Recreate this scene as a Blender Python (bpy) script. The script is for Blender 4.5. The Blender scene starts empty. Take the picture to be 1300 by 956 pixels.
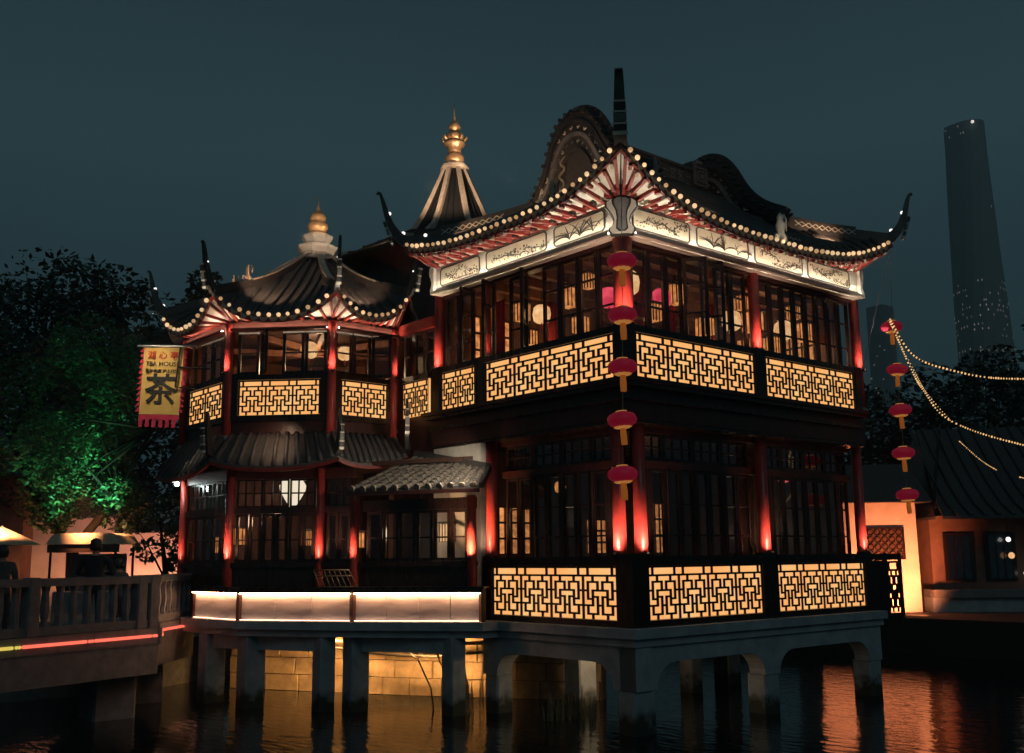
import bpy, bmesh, math, random
from mathutils import Vector, Matrix

random.seed(11)
S = bpy.context.scene
COL = S.collection
R = math.radians

# ------------------------------------------------------------------ camera
YAW, PITCH, ROLL = R(49.57244), R(9.943553), R(-0.63362)
CAM_POS = Vector((-11.41564, -10.703707, 2.5415815))
_fw = Vector((math.cos(YAW) * math.cos(PITCH), math.sin(YAW) * math.cos(PITCH), math.sin(PITCH)))
_rt = Vector((math.sin(YAW), -math.cos(YAW), 0))
_up = _rt.cross(_fw)
_rx = _rt * math.cos(ROLL) + _up * math.sin(ROLL)
_ux = -_rt * math.sin(ROLL) + _up * math.cos(ROLL)
cd = bpy.data.cameras.new('camera')
cam = bpy.data.objects.new('camera', cd)
COL.objects.link(cam)
cam.matrix_world = Matrix(((_rx.x, _ux.x, -_fw.x, CAM_POS.x), (_rx.y, _ux.y, -_fw.y, CAM_POS.y),
                           (_rx.z, _ux.z, -_fw.z, CAM_POS.z), (0, 0, 0, 1)))
cd.sensor_fit = 'HORIZONTAL'
cd.sensor_width = 36.0
cd.lens = 1311.964 / 1300 * 36.0
cd.clip_start = 0.1
cd.clip_end = 5000
S.camera = cam

# ------------------------------------------------------------------ world: night sky with city glow
W = bpy.data.worlds.new('World')
S.world = W
W.use_nodes = True
wn, wl = W.node_tree.nodes, W.node_tree.links
wn.clear()
wo = wn.new('ShaderNodeOutputWorld')
bg = wn.new('ShaderNodeBackground')
sky = wn.new('ShaderNodeTexSky')
sky.sky_type = 'NISHITA'
sky.sun_disc = False
sky.sun_elevation = R(-6)
sky.sun_rotation = R(200)
tc = wn.new('ShaderNodeTexCoord')
sp = wn.new('ShaderNodeSeparateXYZ')
rmp = wn.new('ShaderNodeValToRGB')
rmp.color_ramp.elements[0].position = 0.0
rmp.color_ramp.elements[0].color = (0.0200, 0.0460, 0.0550, 1)
rmp.color_ramp.elements[1].position = 0.60
rmp.color_ramp.elements[1].color = (0.0110, 0.0220, 0.0290, 1)
e = rmp.color_ramp.elements.new(0.37)
e.color = (0.0310, 0.0700, 0.0830, 1)
ad = wn.new('ShaderNodeMixRGB')
ad.blend_type = 'ADD'
ad.inputs[0].default_value = 0.05
wl.new(tc.outputs['Generated'], sp.inputs[0])
wl.new(sp.outputs['Z'], rmp.inputs[0])
wl.new(rmp.outputs[0], ad.inputs[1])
wl.new(sky.outputs[0], ad.inputs[2])
cn = wn.new('ShaderNodeTexNoise')
cn.inputs['Scale'].default_value = 2.2
cn.inputs['Detail'].default_value = 4
cr0 = wn.new('ShaderNodeMapRange')
cr0.inputs['To Min'].default_value = 0.86
cr0.inputs['To Max'].default_value = 1.14
cm = wn.new('ShaderNodeMixRGB')
cm.blend_type = 'MULTIPLY'
cm.inputs[0].default_value = 1.0
wl.new(tc.outputs['Generated'], cn.inputs['Vector'])
wl.new(cn.outputs['Fac'], cr0.inputs['Value'])
wl.new(ad.outputs[0], cm.inputs[1])
wl.new(cr0.outputs[0], cm.inputs[2])
wl.new(cm.outputs[0], bg.inputs[0])
bg.inputs[1].default_value = 1.1
wl.new(bg.outputs[0], wo.inputs[0])

# weak fill lamp added without a real source, to lift the dark concrete
ml = bpy.data.lights.new('fill_sun', 'SUN')
ml.energy = 0.15
ml.angle = R(25)
ml.color = (0.70, 0.95, 1.0)
mo = bpy.data.objects.new('fill_sun', ml)
COL.objects.link(mo)
mo.rotation_euler = Vector((math.cos(YAW + R(20)) * 0.8, math.sin(YAW + R(20)) * 0.8, -0.6)).to_track_quat('-Z', 'Y').to_euler()

S.view_settings.view_transform = 'Standard'
S.view_settings.look = 'None'
S.view_settings.exposure = 0
S.view_settings.gamma = 1
S.cycles.use_denoising = True
S.cycles.max_bounces = 6
S.cycles.diffuse_bounces = 2
S.cycles.glossy_bounces = 3
S.cycles.transparent_max_bounces = 16
S.cycles.sample_clamp_indirect = 3
S.cycles.caustics_reflective = False
S.cycles.caustics_refractive = False

# ------------------------------------------------------------------ materials
MATS = {}

def mat(name, col, rough=0.6, metal=0.0, col2=None, scale=6.0, bump=0.0, spec=0.5, detail=5.0, stretch=None, emit=None, estr=0.0):
    m = bpy.data.materials.new(name)
    m.use_nodes = True
    n, l = m.node_tree.nodes, m.node_tree.links
    b = n['Principled BSDF']
    b.inputs['Roughness'].default_value = rough
    b.inputs['Metallic'].default_value = metal
    b.inputs['Specular IOR Level'].default_value = spec
    b.inputs['Base Color'].default_value = (*col, 1)
    if emit:
        b.inputs['Emission Color'].default_value = (*emit, 1)
        b.inputs['Emission Strength'].default_value = estr
    if col2 or bump:
        t = n.new('ShaderNodeTexCoord')
        mp = n.new('ShaderNodeMapping')
        nz = n.new('ShaderNodeTexNoise')
        nz.inputs['Scale'].default_value = scale
        nz.inputs['Detail'].default_value = detail
        nz.inputs['Roughness'].default_value = 0.62
        if stretch:
            mp.inputs['Scale'].default_value = stretch
        l.new(t.outputs['Object'], mp.inputs[0])
        l.new(mp.outputs[0], nz.inputs['Vector'])
        if col2:
            r = n.new('ShaderNodeValToRGB')
            r.color_ramp.elements[0].position = 0.32
            r.color_ramp.elements[1].position = 0.70
            r.color_ramp.elements[0].color = (*col2, 1)
            r.color_ramp.elements[1].color = (*col, 1)
            l.new(nz.outputs['Fac'], r.inputs[0])
            l.new(r.outputs[0], b.inputs['Base Color'])
            mr = n.new('ShaderNodeMapRange')
            mr.inputs['To Min'].default_value = min(1, rough + 0.15)
            mr.inputs['To Max'].default_value = max(0.05, rough - 0.1)
            l.new(nz.outputs['Fac'], mr.inputs['Value'])
            l.new(mr.outputs[0], b.inputs['Roughness'])
        if bump:
            bp = n.new('ShaderNodeBump')
            bp.inputs['Strength'].default_value = bump
            bp.inputs['Distance'].default_value = 0.02
            l.new(nz.outputs['Fac'], bp.inputs['Height'])
            l.new(bp.outputs[0], b.inputs['Normal'])
    MATS[name] = m
    return m

def emis(name, col, strength, col2=None, scale=3.0):
    m = bpy.data.materials.new(name)
    m.use_nodes = True
    n, l = m.node_tree.nodes, m.node_tree.links
    n.clear()
    o = n.new('ShaderNodeOutputMaterial')
    em = n.new('ShaderNodeEmission')
    em.inputs[0].default_value = (*col, 1)
    em.inputs[1].default_value = strength
    if col2:
        t = n.new('ShaderNodeTexCoord')
        nz = n.new('ShaderNodeTexNoise')
        nz.inputs['Scale'].default_value = scale
        nz.inputs['Detail'].default_value = 2
        r = n.new('ShaderNodeValToRGB')
        r.color_ramp.elements[0].position = 0.3
        r.color_ramp.elements[1].position = 0.7
        r.color_ramp.elements[0].color = (*col2, 1)
        r.color_ramp.elements[1].color = (*col, 1)
        l.new(t.outputs['Object'], nz.inputs['Vector'])
        l.new(nz.outputs['Fac'], r.inputs[0])
        l.new(r.outputs[0], em.inputs[0])
    l.new(em.outputs[0], o.inputs[0])
    MATS[name] = m
    return m

def glassmat(name, tint, refl, rough=0.03):
    m = bpy.data.materials.new(name)
    m.use_nodes = True
    n, l = m.node_tree.nodes, m.node_tree.links
    n.clear()
    o = n.new('ShaderNodeOutputMaterial')
    tr = n.new('ShaderNodeBsdfTransparent')
    tr.inputs[0].default_value = (*tint, 1)
    gl = n.new('ShaderNodeBsdfGlossy')
    gl.inputs['Roughness'].default_value = rough
    gl.inputs[0].default_value = (0.9, 0.95, 1, 1)
    mx = n.new('ShaderNodeMixShader')
    lw = n.new('ShaderNodeLayerWeight')
    lw.inputs[0].default_value = 0.5
    pw = n.new('ShaderNodeMath')
    pw.operation = 'POWER'
    pw.inputs[1].default_value = 3.5
    mr = n.new('ShaderNodeMath')
    mr.operation = 'MULTIPLY_ADD'
    mr.inputs[1].default_value = 0.6
    mr.inputs[2].default_value = refl
    l.new(lw.outputs['Facing'], pw.inputs[0])
    l.new(pw.outputs[0], mr.inputs[0])
    l.new(mr.outputs[0], mx.inputs[0])
    l.new(tr.outputs[0], mx.inputs[1])
    l.new(gl.outputs[0], mx.inputs[2])
    l.new(mx.outputs[0], o.inputs[0])
    MATS[name] = m
    return m

wood = mat('dark_wood', (0.026, 0.013, 0.011), 0.26, col2=(0.016, 0.008, 0.007), scale=9, bump=0.25, stretch=(1, 1, 0.15))
redwood = mat('red_brown_wood', (0.060, 0.016, 0.013), 0.36, col2=(0.032, 0.009, 0.008), scale=7, bump=0.2, stretch=(1, 1, 0.2))
redpaint = mat('red_lacquer', (0.50, 0.062, 0.050), 0.32, col2=(0.38, 0.038, 0.034), scale=8, bump=0.08)
rafterred = mat('rafter_red', (0.27, 0.026, 0.018), 0.45, col2=(0.15, 0.014, 0.011), scale=10, bump=0.1)
plaster = mat('white_plaster', (0.72, 0.68, 0.60), 0.75, col2=(0.55, 0.50, 0.43), scale=4, bump=0.15)
cream = mat('cream_paint', (0.70, 0.63, 0.48), 0.6, col2=(0.60, 0.52, 0.38), scale=5, bump=0.06)
friezewhite = mat('frieze_stucco', (0.74, 0.70, 0.62), 0.55, col2=(0.60, 0.55, 0.47), scale=6, bump=0.12)
ink = mat('ink', (0.018, 0.018, 0.020), 0.6, col2=(0.05, 0.045, 0.04), scale=20)
inkred = mat('ink_brown', (0.22, 0.12, 0.06), 0.6, col2=(0.10, 0.06, 0.04), scale=20)
inkgreen = mat('ink_olive', (0.12, 0.12, 0.05), 0.6, col2=(0.05, 0.05, 0.03), scale=20)
tile = mat('roof_tile', (0.095, 0.088, 0.084), 0.5, col2=(0.050, 0.047, 0.047), scale=14, bump=0.5)
tilelight = mat('weathered_roof_tile', (0.20, 0.17, 0.14), 0.65, col2=(0.06, 0.055, 0.05), scale=16, bump=0.5)
ridgem = mat('ridge_stucco', (0.075, 0.068, 0.064), 0.30, col2=(0.040, 0.036, 0.036), scale=9, bump=0.3)
greystone = mat('grey_stucco', (0.24, 0.23, 0.23), 0.6, col2=(0.15, 0.145, 0.15), scale=9, bump=0.2)
tilecap = mat('glazed_tile_end', (0.50, 0.42, 0.32), 0.45, col2=(0.30, 0.24, 0.18), scale=12, bump=0.2)
gold = mat('gilded_finial', (0.62, 0.40, 0.22), 0.30, 0.55, col2=(0.38, 0.22, 0.11), scale=9, bump=0.12)
concrete = mat('dark_concrete', (0.44, 0.48, 0.50), 0.72, col2=(0.27, 0.30, 0.32), scale=3.2, bump=0.35)
concrete2 = mat('balustrade_stone', (0.20, 0.205, 0.215), 0.75, col2=(0.11, 0.112, 0.118), scale=5, bump=0.35)
sandstone = mat('sandstone_block', (0.40, 0.30, 0.19), 0.8, col2=(0.20, 0.15, 0.10), scale=4, bump=0.6)
mortar = mat('mortar', (0.12, 0.09, 0.06), 0.9, col2=(0.06, 0.05, 0.035), scale=8, bump=0.4)
glowpanel = emis('lit_paper', (1.0, 0.56, 0.215), 1.0, (1.0, 0.40, 0.115), 1.7)
glowupper = emis('lit_paper_upper', (1.0, 0.55, 0.20), 1.0, (0.98, 0.41, 0.12), 1.7)
led = emis('led_strip_warm', (1.0, 0.87, 0.68), 100)
ledsoft = emis('led_strip_soft', (1.0, 0.78, 0.54), 105)
ledglass = emis('led_strip_glass', (1.0, 0.46, 0.22), 95)
ledglow = emis('led_strip_low', (1.0, 0.55, 0.35), 7)
bulb = mat('eave_bulb', (0.75, 0.62, 0.45), 0.4, col2=(0.55, 0.42, 0.28), scale=9, bump=0.2, emit=(1.0, 0.66, 0.36), estr=0.42)
bulbwhite = emis('white_bulb', (1.0, 0.93, 0.85), 1.6)
lanternglow = emis('warm_lantern', (1.0, 0.62, 0.30), 1.0, (0.75, 0.34, 0.12), 9)
pinkglow = emis('pink_lantern', (0.95, 0.09, 0.14), 1.0, (0.6, 0.03, 0.07), 8)
amberglow = emis('amber_light', (1.0, 0.38, 0.11), 0.95, (0.35, 0.10, 0.03), 9)
neonred = emis('neon_red', (1.0, 0.16, 0.10), 1.25)
neonyellow = emis('neon_yellow', (0.80, 0.62, 0.12), 0.9)
glass = glassmat('window_glass', (0.95, 0.96, 0.96), 0.03)
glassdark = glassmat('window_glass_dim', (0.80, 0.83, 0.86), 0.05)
pierm = mat('waterline_concrete', (0.40, 0.43, 0.45), 0.75, col2=(0.24, 0.27, 0.28), scale=4, bump=0.5)
_n, _l = pierm.node_tree.nodes, pierm.node_tree.links
_tc, _sx, _nz = _n.new('ShaderNodeTexCoord'), _n.new('ShaderNodeSeparateXYZ'), _n.new('ShaderNodeTexNoise')
_nz.inputs['Scale'].default_value = 5
_ma = _n.new('ShaderNodeMath')
_ma.operation = 'MULTIPLY_ADD'
_ma.inputs[1].default_value = 0.55
_rr = _n.new('ShaderNodeValToRGB')
_rr.color_ramp.elements[0].position = 0.42
_rr.color_ramp.elements[1].position = 0.62
_mx = _n.new('ShaderNodeMixRGB')
_mx.inputs[1].default_value = (0.035, 0.042, 0.028, 1)
_bs = _n['Principled BSDF'].inputs['Base Color']
_src = _bs.links[0].from_socket
_l.new(_tc.outputs['Object'], _sx.inputs[0])
_l.new(_tc.outputs['Object'], _nz.inputs['Vector'])
_l.new(_nz.outputs['Fac'], _ma.inputs[0])
_l.new(_sx.outputs['Z'], _ma.inputs[2])
_l.new(_ma.outputs[0], _rr.inputs[0])
_l.new(_rr.outputs[0], _mx.inputs[0])
_l.new(_src, _mx.inputs[2])
_l.new(_mx.outputs[0], _bs)
frosted = mat('frosted_glass', (0.70, 0.68, 0.70), 0.35, col2=(0.34, 0.33, 0.36), scale=2.6, detail=3, stretch=(0.5, 1, 2.2))
darkmetal = mat('dark_metal', (0.03, 0.03, 0.032), 0.4, 0.6, col2=(0.02, 0.02, 0.02), scale=10)
steel = mat('dull_steel', (0.45, 0.45, 0.45), 0.4, 0.8, col2=(0.3, 0.3, 0.3), scale=12)

# ------------------------------------------------------------------ mesh builder
WM = {}

class MB:
    def __init__(self):
        self.v, self.f = [], []

    def add(self, vs, fs):
        o = len(self.v)
        self.v += [tuple(p) for p in vs]
        self.f += [tuple(i + o for i in f) for f in fs]
        return self

    def box(self, x0, x1, y0, y1, z0, z1):
        vs = [(x, y, z) for z in (z0, z1) for y in (y0, y1) for x in (x0, x1)]
        return self.add(vs, [(0, 2, 3, 1), (4, 5, 7, 6), (0, 1, 5, 4), (2, 6, 7, 3), (0, 4, 6, 2), (1, 3, 7, 5)])

    def cbox(self, x0, x1, y0, y1, z0, z1, c=0.02):
        """box with chamfered vertical edges and top edge"""
        p = [(x0 + c, y0), (x1 - c, y0), (x1, y0 + c), (x1, y1 - c), (x1 - c, y1), (x0 + c, y1), (x0, y1 - c), (x0, y0 + c)]
        q = [(x0 + 2 * c, y0 + c), (x1 - 2 * c, y0 + c), (x1 - c, y0 + 2 * c), (x1 - c, y1 - 2 * c), (x1 - 2 * c, y1 - c), (x0 + 2 * c, y1 - c), (x0 + c, y1 - 2 * c), (x0 + c, y0 + 2 * c)]
        vs = [(x, y, z0) for x, y in p] + [(x, y, z1 - c) for x, y in p] + [(x, y, z1) for x, y in q]
        fs = [tuple(range(7, -1, -1)), tuple(range(16, 24))]
        for k in (0, 8):
            fs += [(k + i, k + (i + 1) % 8, k + 8 + (i + 1) % 8, k + 8 + i) for i in range(8)]
        return self.add(vs, fs)

    def bar(self, p, q, w, h, up=(0, 0, 1), w2=None, h2=None):
        p, q, u = Vector(p), Vector(q), Vector(up)
        d = (q - p).normalized()
        s = d.cross(u)
        s = s.normalized() if s.length > 1e-6 else Vector((1, 0, 0))
        u = s.cross(d)
        w2 = w if w2 is None else w2
        h2 = h if h2 is None else h2
        vs = [p + s * a * w / 2 + u * b * h / 2 for a, b in ((-1, -1), (1, -1), (1, 1), (-1, 1))]
        vs += [q + s * a * w2 / 2 + u * b * h2 / 2 for a, b in ((-1, -1), (1, -1), (1, 1), (-1, 1))]
        return self.add(vs, [(0, 1, 2, 3), (7, 6, 5, 4), (0, 4, 5, 1), (1, 5, 6, 2), (2, 6, 7, 3), (3, 7, 4, 0)])

    def prism(self, poly, z0, z1):
        n = len(poly)
        vs = [(x, y, z0) for x, y in poly] + [(x, y, z1) for x, y in poly]
        return self.add(vs, [tuple(range(n - 1, -1, -1)), tuple(range(n, 2 * n))] + [(i, (i + 1) % n, n + (i + 1) % n, n + i) for i in range(n)])

    def extr(self, poly, vec):
        n = len(poly)
        vec = Vector(vec)
        vs = [Vector(p) for p in poly]
        vs += [p + vec for p in vs]
        return self.add(vs, [tuple(range(n)), tuple(range(2 * n - 1, n - 1, -1))] + [(i, n + i, n + (i + 1) % n, (i + 1) % n) for i in range(n)])

    def tube(self, path, r, n=8, caps=True, sx=1.0, up=None):
        path = [Vector(p) for p in path]
        m = len(path)
        rr = r if isinstance(r, (list, tuple)) else [r] * m
        vs = []
        prev = None
        for i, p in enumerate(path):
            d = (path[min(i + 1, m - 1)] - path[max(i - 1, 0)]).normalized()
            ref = Vector(up) if up else (prev if prev else (Vector((0, 0, 1)) if abs(d.z) < 0.9 else Vector((1, 0, 0))))
            s = d.cross(ref)
            s = s.normalized() if s.length > 1e-6 else Vector((1, 0, 0))
            u = s.cross(d)
            prev = u
            for k in range(n):
                a = 2 * math.pi * (k + 0.5) / n
                vs.append(p + s * math.cos(a) * rr[i] * sx + u * math.sin(a) * rr[i])
        fs = []
        for i in range(m - 1):
            for k in range(n):
                k2 = (k + 1) % n
                fs.append((i * n + k, i * n + k2, (i + 1) * n + k2, (i + 1) * n + k))
        if caps:
            fs += [tuple(range(n - 1, -1, -1)), tuple(range((m - 1) * n, m * n))]
        return self.add(vs, fs)

    def lathe(self, prof, c=(0, 0, 0), n=16, flute=0.0, nf=0):
        vs, fs = [], []
        m = len(prof)
        for r, z in prof:
            for k in range(n):
                a = 2 * math.pi * k / n
                q = r * (1 + (flute * (k % 2) if nf else 0))
                vs.append((c[0] + q * math.cos(a), c[1] + q * math.sin(a), c[2] + z))
        for i in range(m - 1):
            for k in range(n):
                k2 = (k + 1) % n
                fs.append((i * n + k, i * n + k2, (i + 1) * n + k2, (i + 1) * n + k))
        fs += [tuple(range(n - 1, -1, -1)), tuple(range((m - 1) * n, m * n))]
        return self.add(vs, fs)

    def grid(self, rows):
        m, n = len(rows), len(rows[0])
        vs = [p for r in rows for p in r]
        return self.add(vs, [(i * n + j, i * n + j + 1, (i + 1) * n + j + 1, (i + 1) * n + j) for i in range(m - 1) for j in range(n - 1)])

    def sheet(self, rows, t):
        """grid with thickness t downwards"""
        m, n = len(rows), len(rows[0])
        lo = [[Vector(p) - Vector((0, 0, t)) for p in r] for r in rows]
        o = len(self.v)
        self.grid(rows)
        b = len(self.v)
        self.grid(lo)
        ring = [(0, j) for j in range(n)] + [(i, n - 1) for i in range(1, m)] + [(m - 1, j) for j in range(n - 2, -1, -1)] + [(i, 0) for i in range(m - 2, 0, -1)]
        ids = [i * n + j for i, j in ring]
        for a in range(len(ids)):
            c = (a + 1) % len(ids)
            self.f.append((o + ids[a], b + ids[a], b + ids[c], o + ids[c]))
        return self

    def sphere(self, c, r, n=8, m=6, sz=1.0):
        prof = [(max(1e-4, r * math.sin(math.pi * i / m)), -r * sz * math.cos(math.pi * i / m)) for i in range(m + 1)]
        return self.lathe(prof, c, n)

    def mesh(self, name, material, smooth=False):
        me = bpy.data.meshes.new(name)
        me.from_pydata(self.v, [], self.f)
        me.materials.append(material)
        if smooth:
            me.polygons.foreach_set('use_smooth', [True] * len(me.polygons))
        me.update()
        return me

    def build(self, name, material, parent=None, M=None, smooth=False):
        return place(self.mesh(name, material, smooth), name, parent, M)

I4 = Matrix.Identity(4)

def place(me, name, parent=None, M=None):
    o = bpy.data.objects.new(name, me)
    COL.objects.link(o)
    M = M.copy() if M is not None else I4.copy()
    if parent is not None:
        o.parent = parent
        o.matrix_parent_inverse = WM[parent].inverted()
    o.matrix_basis = M
    WM[o] = M
    return o

def thing(name, label, cat, loc=(0, 0, 0), group=None):
    o = bpy.data.objects.new(name, None)
    o.empty_display_size = 0.2
    COL.objects.link(o)
    o.location = loc
    WM[o] = Matrix.Translation(loc)
    return tag(o, label, cat, group)

def tag(o, label, cat, group=None):
    o['label'] = label
    o['category'] = cat
    if group:
        o['group'] = group
    return o

def struct(o, label=None):
    o['kind'] = 'structure'
    if label:
        o['label'] = label
    return o

def lamp(name, kind, loc, energy, col=(1, 0.75, 0.5), size=0.05, target=None, spot=R(70), blend=0.6, sy=None):
    d = bpy.data.lights.new(name, kind)
    d.energy = energy
    d.color = col
    if kind == 'AREA':
        d.shape = 'RECTANGLE'
        d.size = size
        d.size_y = sy or size
    else:
        d.shadow_soft_size = size
    if kind == 'SPOT':
        d.spot_size = spot
        d.spot_blend = blend
    o = bpy.data.objects.new(name, d)
    COL.objects.link(o)
    o.location = loc
    if target is not None:
        o.rotation_euler = (Vector(target) - Vector(loc)).to_track_quat('-Z', 'Y').to_euler()
    return o

def facade(a, b):
    """frame with x from a to b (left to right seen from outside), y inward, z up"""
    a, b = Vector((a[0], a[1], 0)), Vector((b[0], b[1], 0))
    d = (b - a)
    L = d.length
    return Matrix.Translation(a) @ Matrix.Rotation(math.atan2(d.y, d.x), 4, 'Z'), L

# ------------------------------------------------------------------ lattice panels
def unit_cells():
    c = set()
    def rect(c0, c1, r0, r1):
        for a in range(c0, c1 + 1):
            for b in range(r0, r1 + 1):
                c.add((a, b))
                c.add((14 - a, b))
    rect(1, 3, 0, 1); rect(1, 1, 2, 5)
    rect(5, 9, 0, 1); rect(7, 7, 2, 5)
    rect(3, 5, 3, 5); rect(3, 3, 6, 9)
    rect(5, 9, 7, 8); rect(7, 7, 9, 12)
    rect(1, 1, 7, 10); rect(1, 3, 11, 12)
    rect(5, 5, 10, 13); rect(3, 5, 14, 16)
    rect(7, 7, 14, 17); rect(5, 9, 18, 19)
    rect(1, 1, 14, 17); rect(1, 3, 18, 19)
    return c
UNIT = unit_cells()

def lattice_mesh(w, h, units, depth=0.016):
    """dark openwork panel with real openings; local x 0..w, z 0..h, y 0..depth"""
    nc = 14 * units + 1
    nr = 25
    light = [[False] * nc for _ in range(nr)]
    for u in range(units + 1):
        for (a, b) in UNIT:
            x = u * 14 + a
            if x < nc - 1 and 0 < x and u < units:
                light[b + 5][x] = True
        for a in list(range(3, 12)):
            x = u * 14 + a
            if 0 < x < nc - 1 and u < units:
                for b in (1, 2, 3):
                    light[b][x] = True
        for a in (-1, 0, 1):
            x = u * 14 + a
            if 0 < x < nc - 1:
                for b in (1, 2, 3):
                    light[b][x] = True
    # narrow bars, wide openings
    xs = [0.0]
    for c in range(nc):
        xs.append(xs[-1] + (0.90 if c % 2 == 0 else 1.10))
    xs = [x * w / xs[-1] for x in xs]
    zs = [h * (1 - r / nr) for r in range(nr + 1)]
    mb = MB()
    V = {}
    def vid(i, j, k):
        if (i, j, k) not in V:
            V[(i, j, k)] = len(mb.v)
            mb.v.append((xs[i], k * depth, zs[j]))
        return V[(i, j, k)]
    for j in range(nr):
        for i in range(nc):
            if light[j][i]:
                continue
            mb.f.append((vid(i, j, 0), vid(i, j + 1, 0), vid(i + 1, j + 1, 0), vid(i + 1, j, 0)))
            for (di, dj, a, b) in ((-1, 0, (0, 0), (0, 1)), (1, 0, (1, 1), (1, 0)), (0, -1, (1, 0), (0, 0)), (0, 1, (0, 1), (1, 1))):
                ii, jj = i + di, j + dj
                if 0 <= ii < nc and 0 <= jj < nr and light[jj][ii]:
                    p, q = (i + a[0], j + a[1]), (i + b[0], j + b[1])
                    mb.f.append((vid(*p, 0), vid(*q, 0), vid(*q, 1), vid(*p, 1)))
    return mb

def railing(parent, M, x0, x1, z0, z1, units, y, glow, frame=wood):
    mb = lattice_mesh(x1 - x0, z1 - z0, units)
    o = mb.build('railing_panel', wood, parent, M @ Matrix.Translation((x0, y, z0)))
    p = MB().box(0.004, x1 - x0 - 0.004, 0.018, 0.055, 0.004, z1 - z0 - 0.004)
    p.build('lit_backing', glow, o, WM[o])
    return o

# ------------------------------------------------------------------ windows
SASH = {}

def sash(parent, M, x0, w, z0, h, y, rows=(0.34, 0.66), cols=1, open_deg=0, material=None, gm=None, st=0.055):
    material = material or wood
    gm = gm or glass
    key = (round(w, 3), round(h, 3), rows, cols, material.name, gm.name, st)
    if key not in SASH:
        fr = MB()
        fr.box(0, st, 0, 0.05, 0, h).box(w - st, w, 0, 0.05, 0, h)
        fr.box(st, w - st, 0.002, 0.048, 0, st).box(st, w - st, 0.002, 0.048, h - st, h)
        zz = [st] + [r * h for r in rows] + [h - st]
        for r in rows:
            fr.box(st, w - st, 0.006, 0.044, r * h - 0.014, r * h + 0.014)
        for c in range(1, cols):
            x = w * c / cols
            fr.box(x - 0.012, x + 0.012, 0.008, 0.042, st, h - st)
        pn = []
        for a in range(len(zz) - 1):
            for c in range(cols):
                xa, xb = (st if c == 0 else w * c / cols), (w - st if c == cols - 1 else w * (c + 1) / cols)
                pn.append(MB().box(xa, xb, 0.022, 0.026, zz[a], zz[a + 1]).mesh('pane', gm))
        SASH[key] = (fr.mesh('window', material), pn)
    fm, pn = SASH[key]
    L = M @ Matrix.Translation((x0, y, z0)) @ Matrix.Rotation(R(open_deg), 4, 'Z')
    o = place(fm, 'window', parent, L)
    for p in pn:
        place(p, 'pane', o, L)
    return o

def window_row(parent, M, x0, x1, n, z0, z1, y, opens=(), **k):
    w = (x1 - x0) / n
    for i in range(n):
        a = 0
        for (j, d) in opens:
            if j == i:
                a = d
        sash(parent, M, x0 + i * w + 0.008, w - 0.016, z0, z1 - z0, y, open_deg=a, **k)

def column(parent, x, y, z0, z1, r, lit=None, power=4.0, n=14, material=None):
    prof = [(r, 0), (r, (z1 - z0) * 0.5), (r * 0.96, z1 - z0)]
    o = MB().lathe(prof, (x, y, z0), n).build('column', material or redpaint, parent, smooth=True)
    MB().lathe([(r * 1.35, 0), (r * 1.5, 0.05), (r * 1.2, 0.10), (r * 1.05, 0.12)], (x, y, z0), n).build('column_base', greystone, o, smooth=True)
    if lit is not None:
        dx, dy = lit
        p = (x + dx, y + dy, z0 + 0.10)
        f = MB().lathe([(0.028, 0), (0.035, 0.03), (0.035, 0.07), (0.026, 0.075)], (x + dx, y + dy, z0 + 0.0), 10)
        f.build('uplight', darkmetal, o)
        lamp('column_uplight', 'SPOT', p, power, (1, 0.62, 0.42), 0.03, (x + dx * 0.55, y + dy * 0.55, z1), R(80), 0.8)
    return o

# ================================================================== SETTING
wm = bpy.data.materials.new('night_water')
wm.use_nodes = True
n_, l_ = wm.node_tree.nodes, wm.node_tree.links
b_ = n_['Principled BSDF']
b_.inputs['Base Color'].default_value = (0.006, 0.010, 0.012, 1)
b_.inputs['Roughness'].default_value = 0.06
b_.inputs['IOR'].default_value = 1.33
t_ = n_.new('ShaderNodeTexCoord')
m_ = n_.new('ShaderNodeMapping')
m_.inputs['Rotation'].default_value = (0, 0, YAW)
m_.inputs['Scale'].default_value = (2.2, 0.8, 1)
z_ = n_.new('ShaderNodeTexNoise')
z_.inputs['Scale'].default_value = 3.0
z_.inputs['Detail'].default_value = 3.0
q_ = n_.new('ShaderNodeBump')
q_.inputs['Strength'].default_value = 0.22
q_.inputs['Distance'].default_value = 0.05
l_.new(t_.outputs['Object'], m_.inputs[0])
l_.new(m_.outputs[0], z_.inputs['Vector'])
l_.new(z_.outputs['Fac'], q_.inputs['Height'])
l_.new(q_.outputs[0], b_.inputs['Normal'])
wt = MB().grid([[(-60, -60, 0), (60, -60, 0)], [(-60, 60, 0), (60, 60, 0)]]).build('water', wm)
struct(wt, 'dark rippled pond water reflecting the warm lights')

soil = mat('night_ground', (0.045, 0.042, 0.036), 0.9, col2=(0.025, 0.024, 0.02), scale=0.8, bump=0.3)
gr = MB()
gr.grid([[(-900, 17, 0.9), (14, 17, 0.9)], [(-900, 900, 0.9), (14, 900, 0.9)]])
gr.grid([[(14, -900, 0.9), (900, -900, 0.9)], [(14, 900, 0.9), (900, 900, 0.9)]])
gr.add([(14, -60, 0.9), (14, 17, 0.9), (14, 17, -0.4), (14, -60, -0.4)], [(0, 1, 2, 3)])
gr.add([(-60, 17, 0.9), (14, 17, 0.9), (14, 17, -0.4), (-60, 17, -0.4)], [(0, 1, 2, 3)])
struct(gr.build('ground', soil), 'dark ground around the pond')

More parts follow.
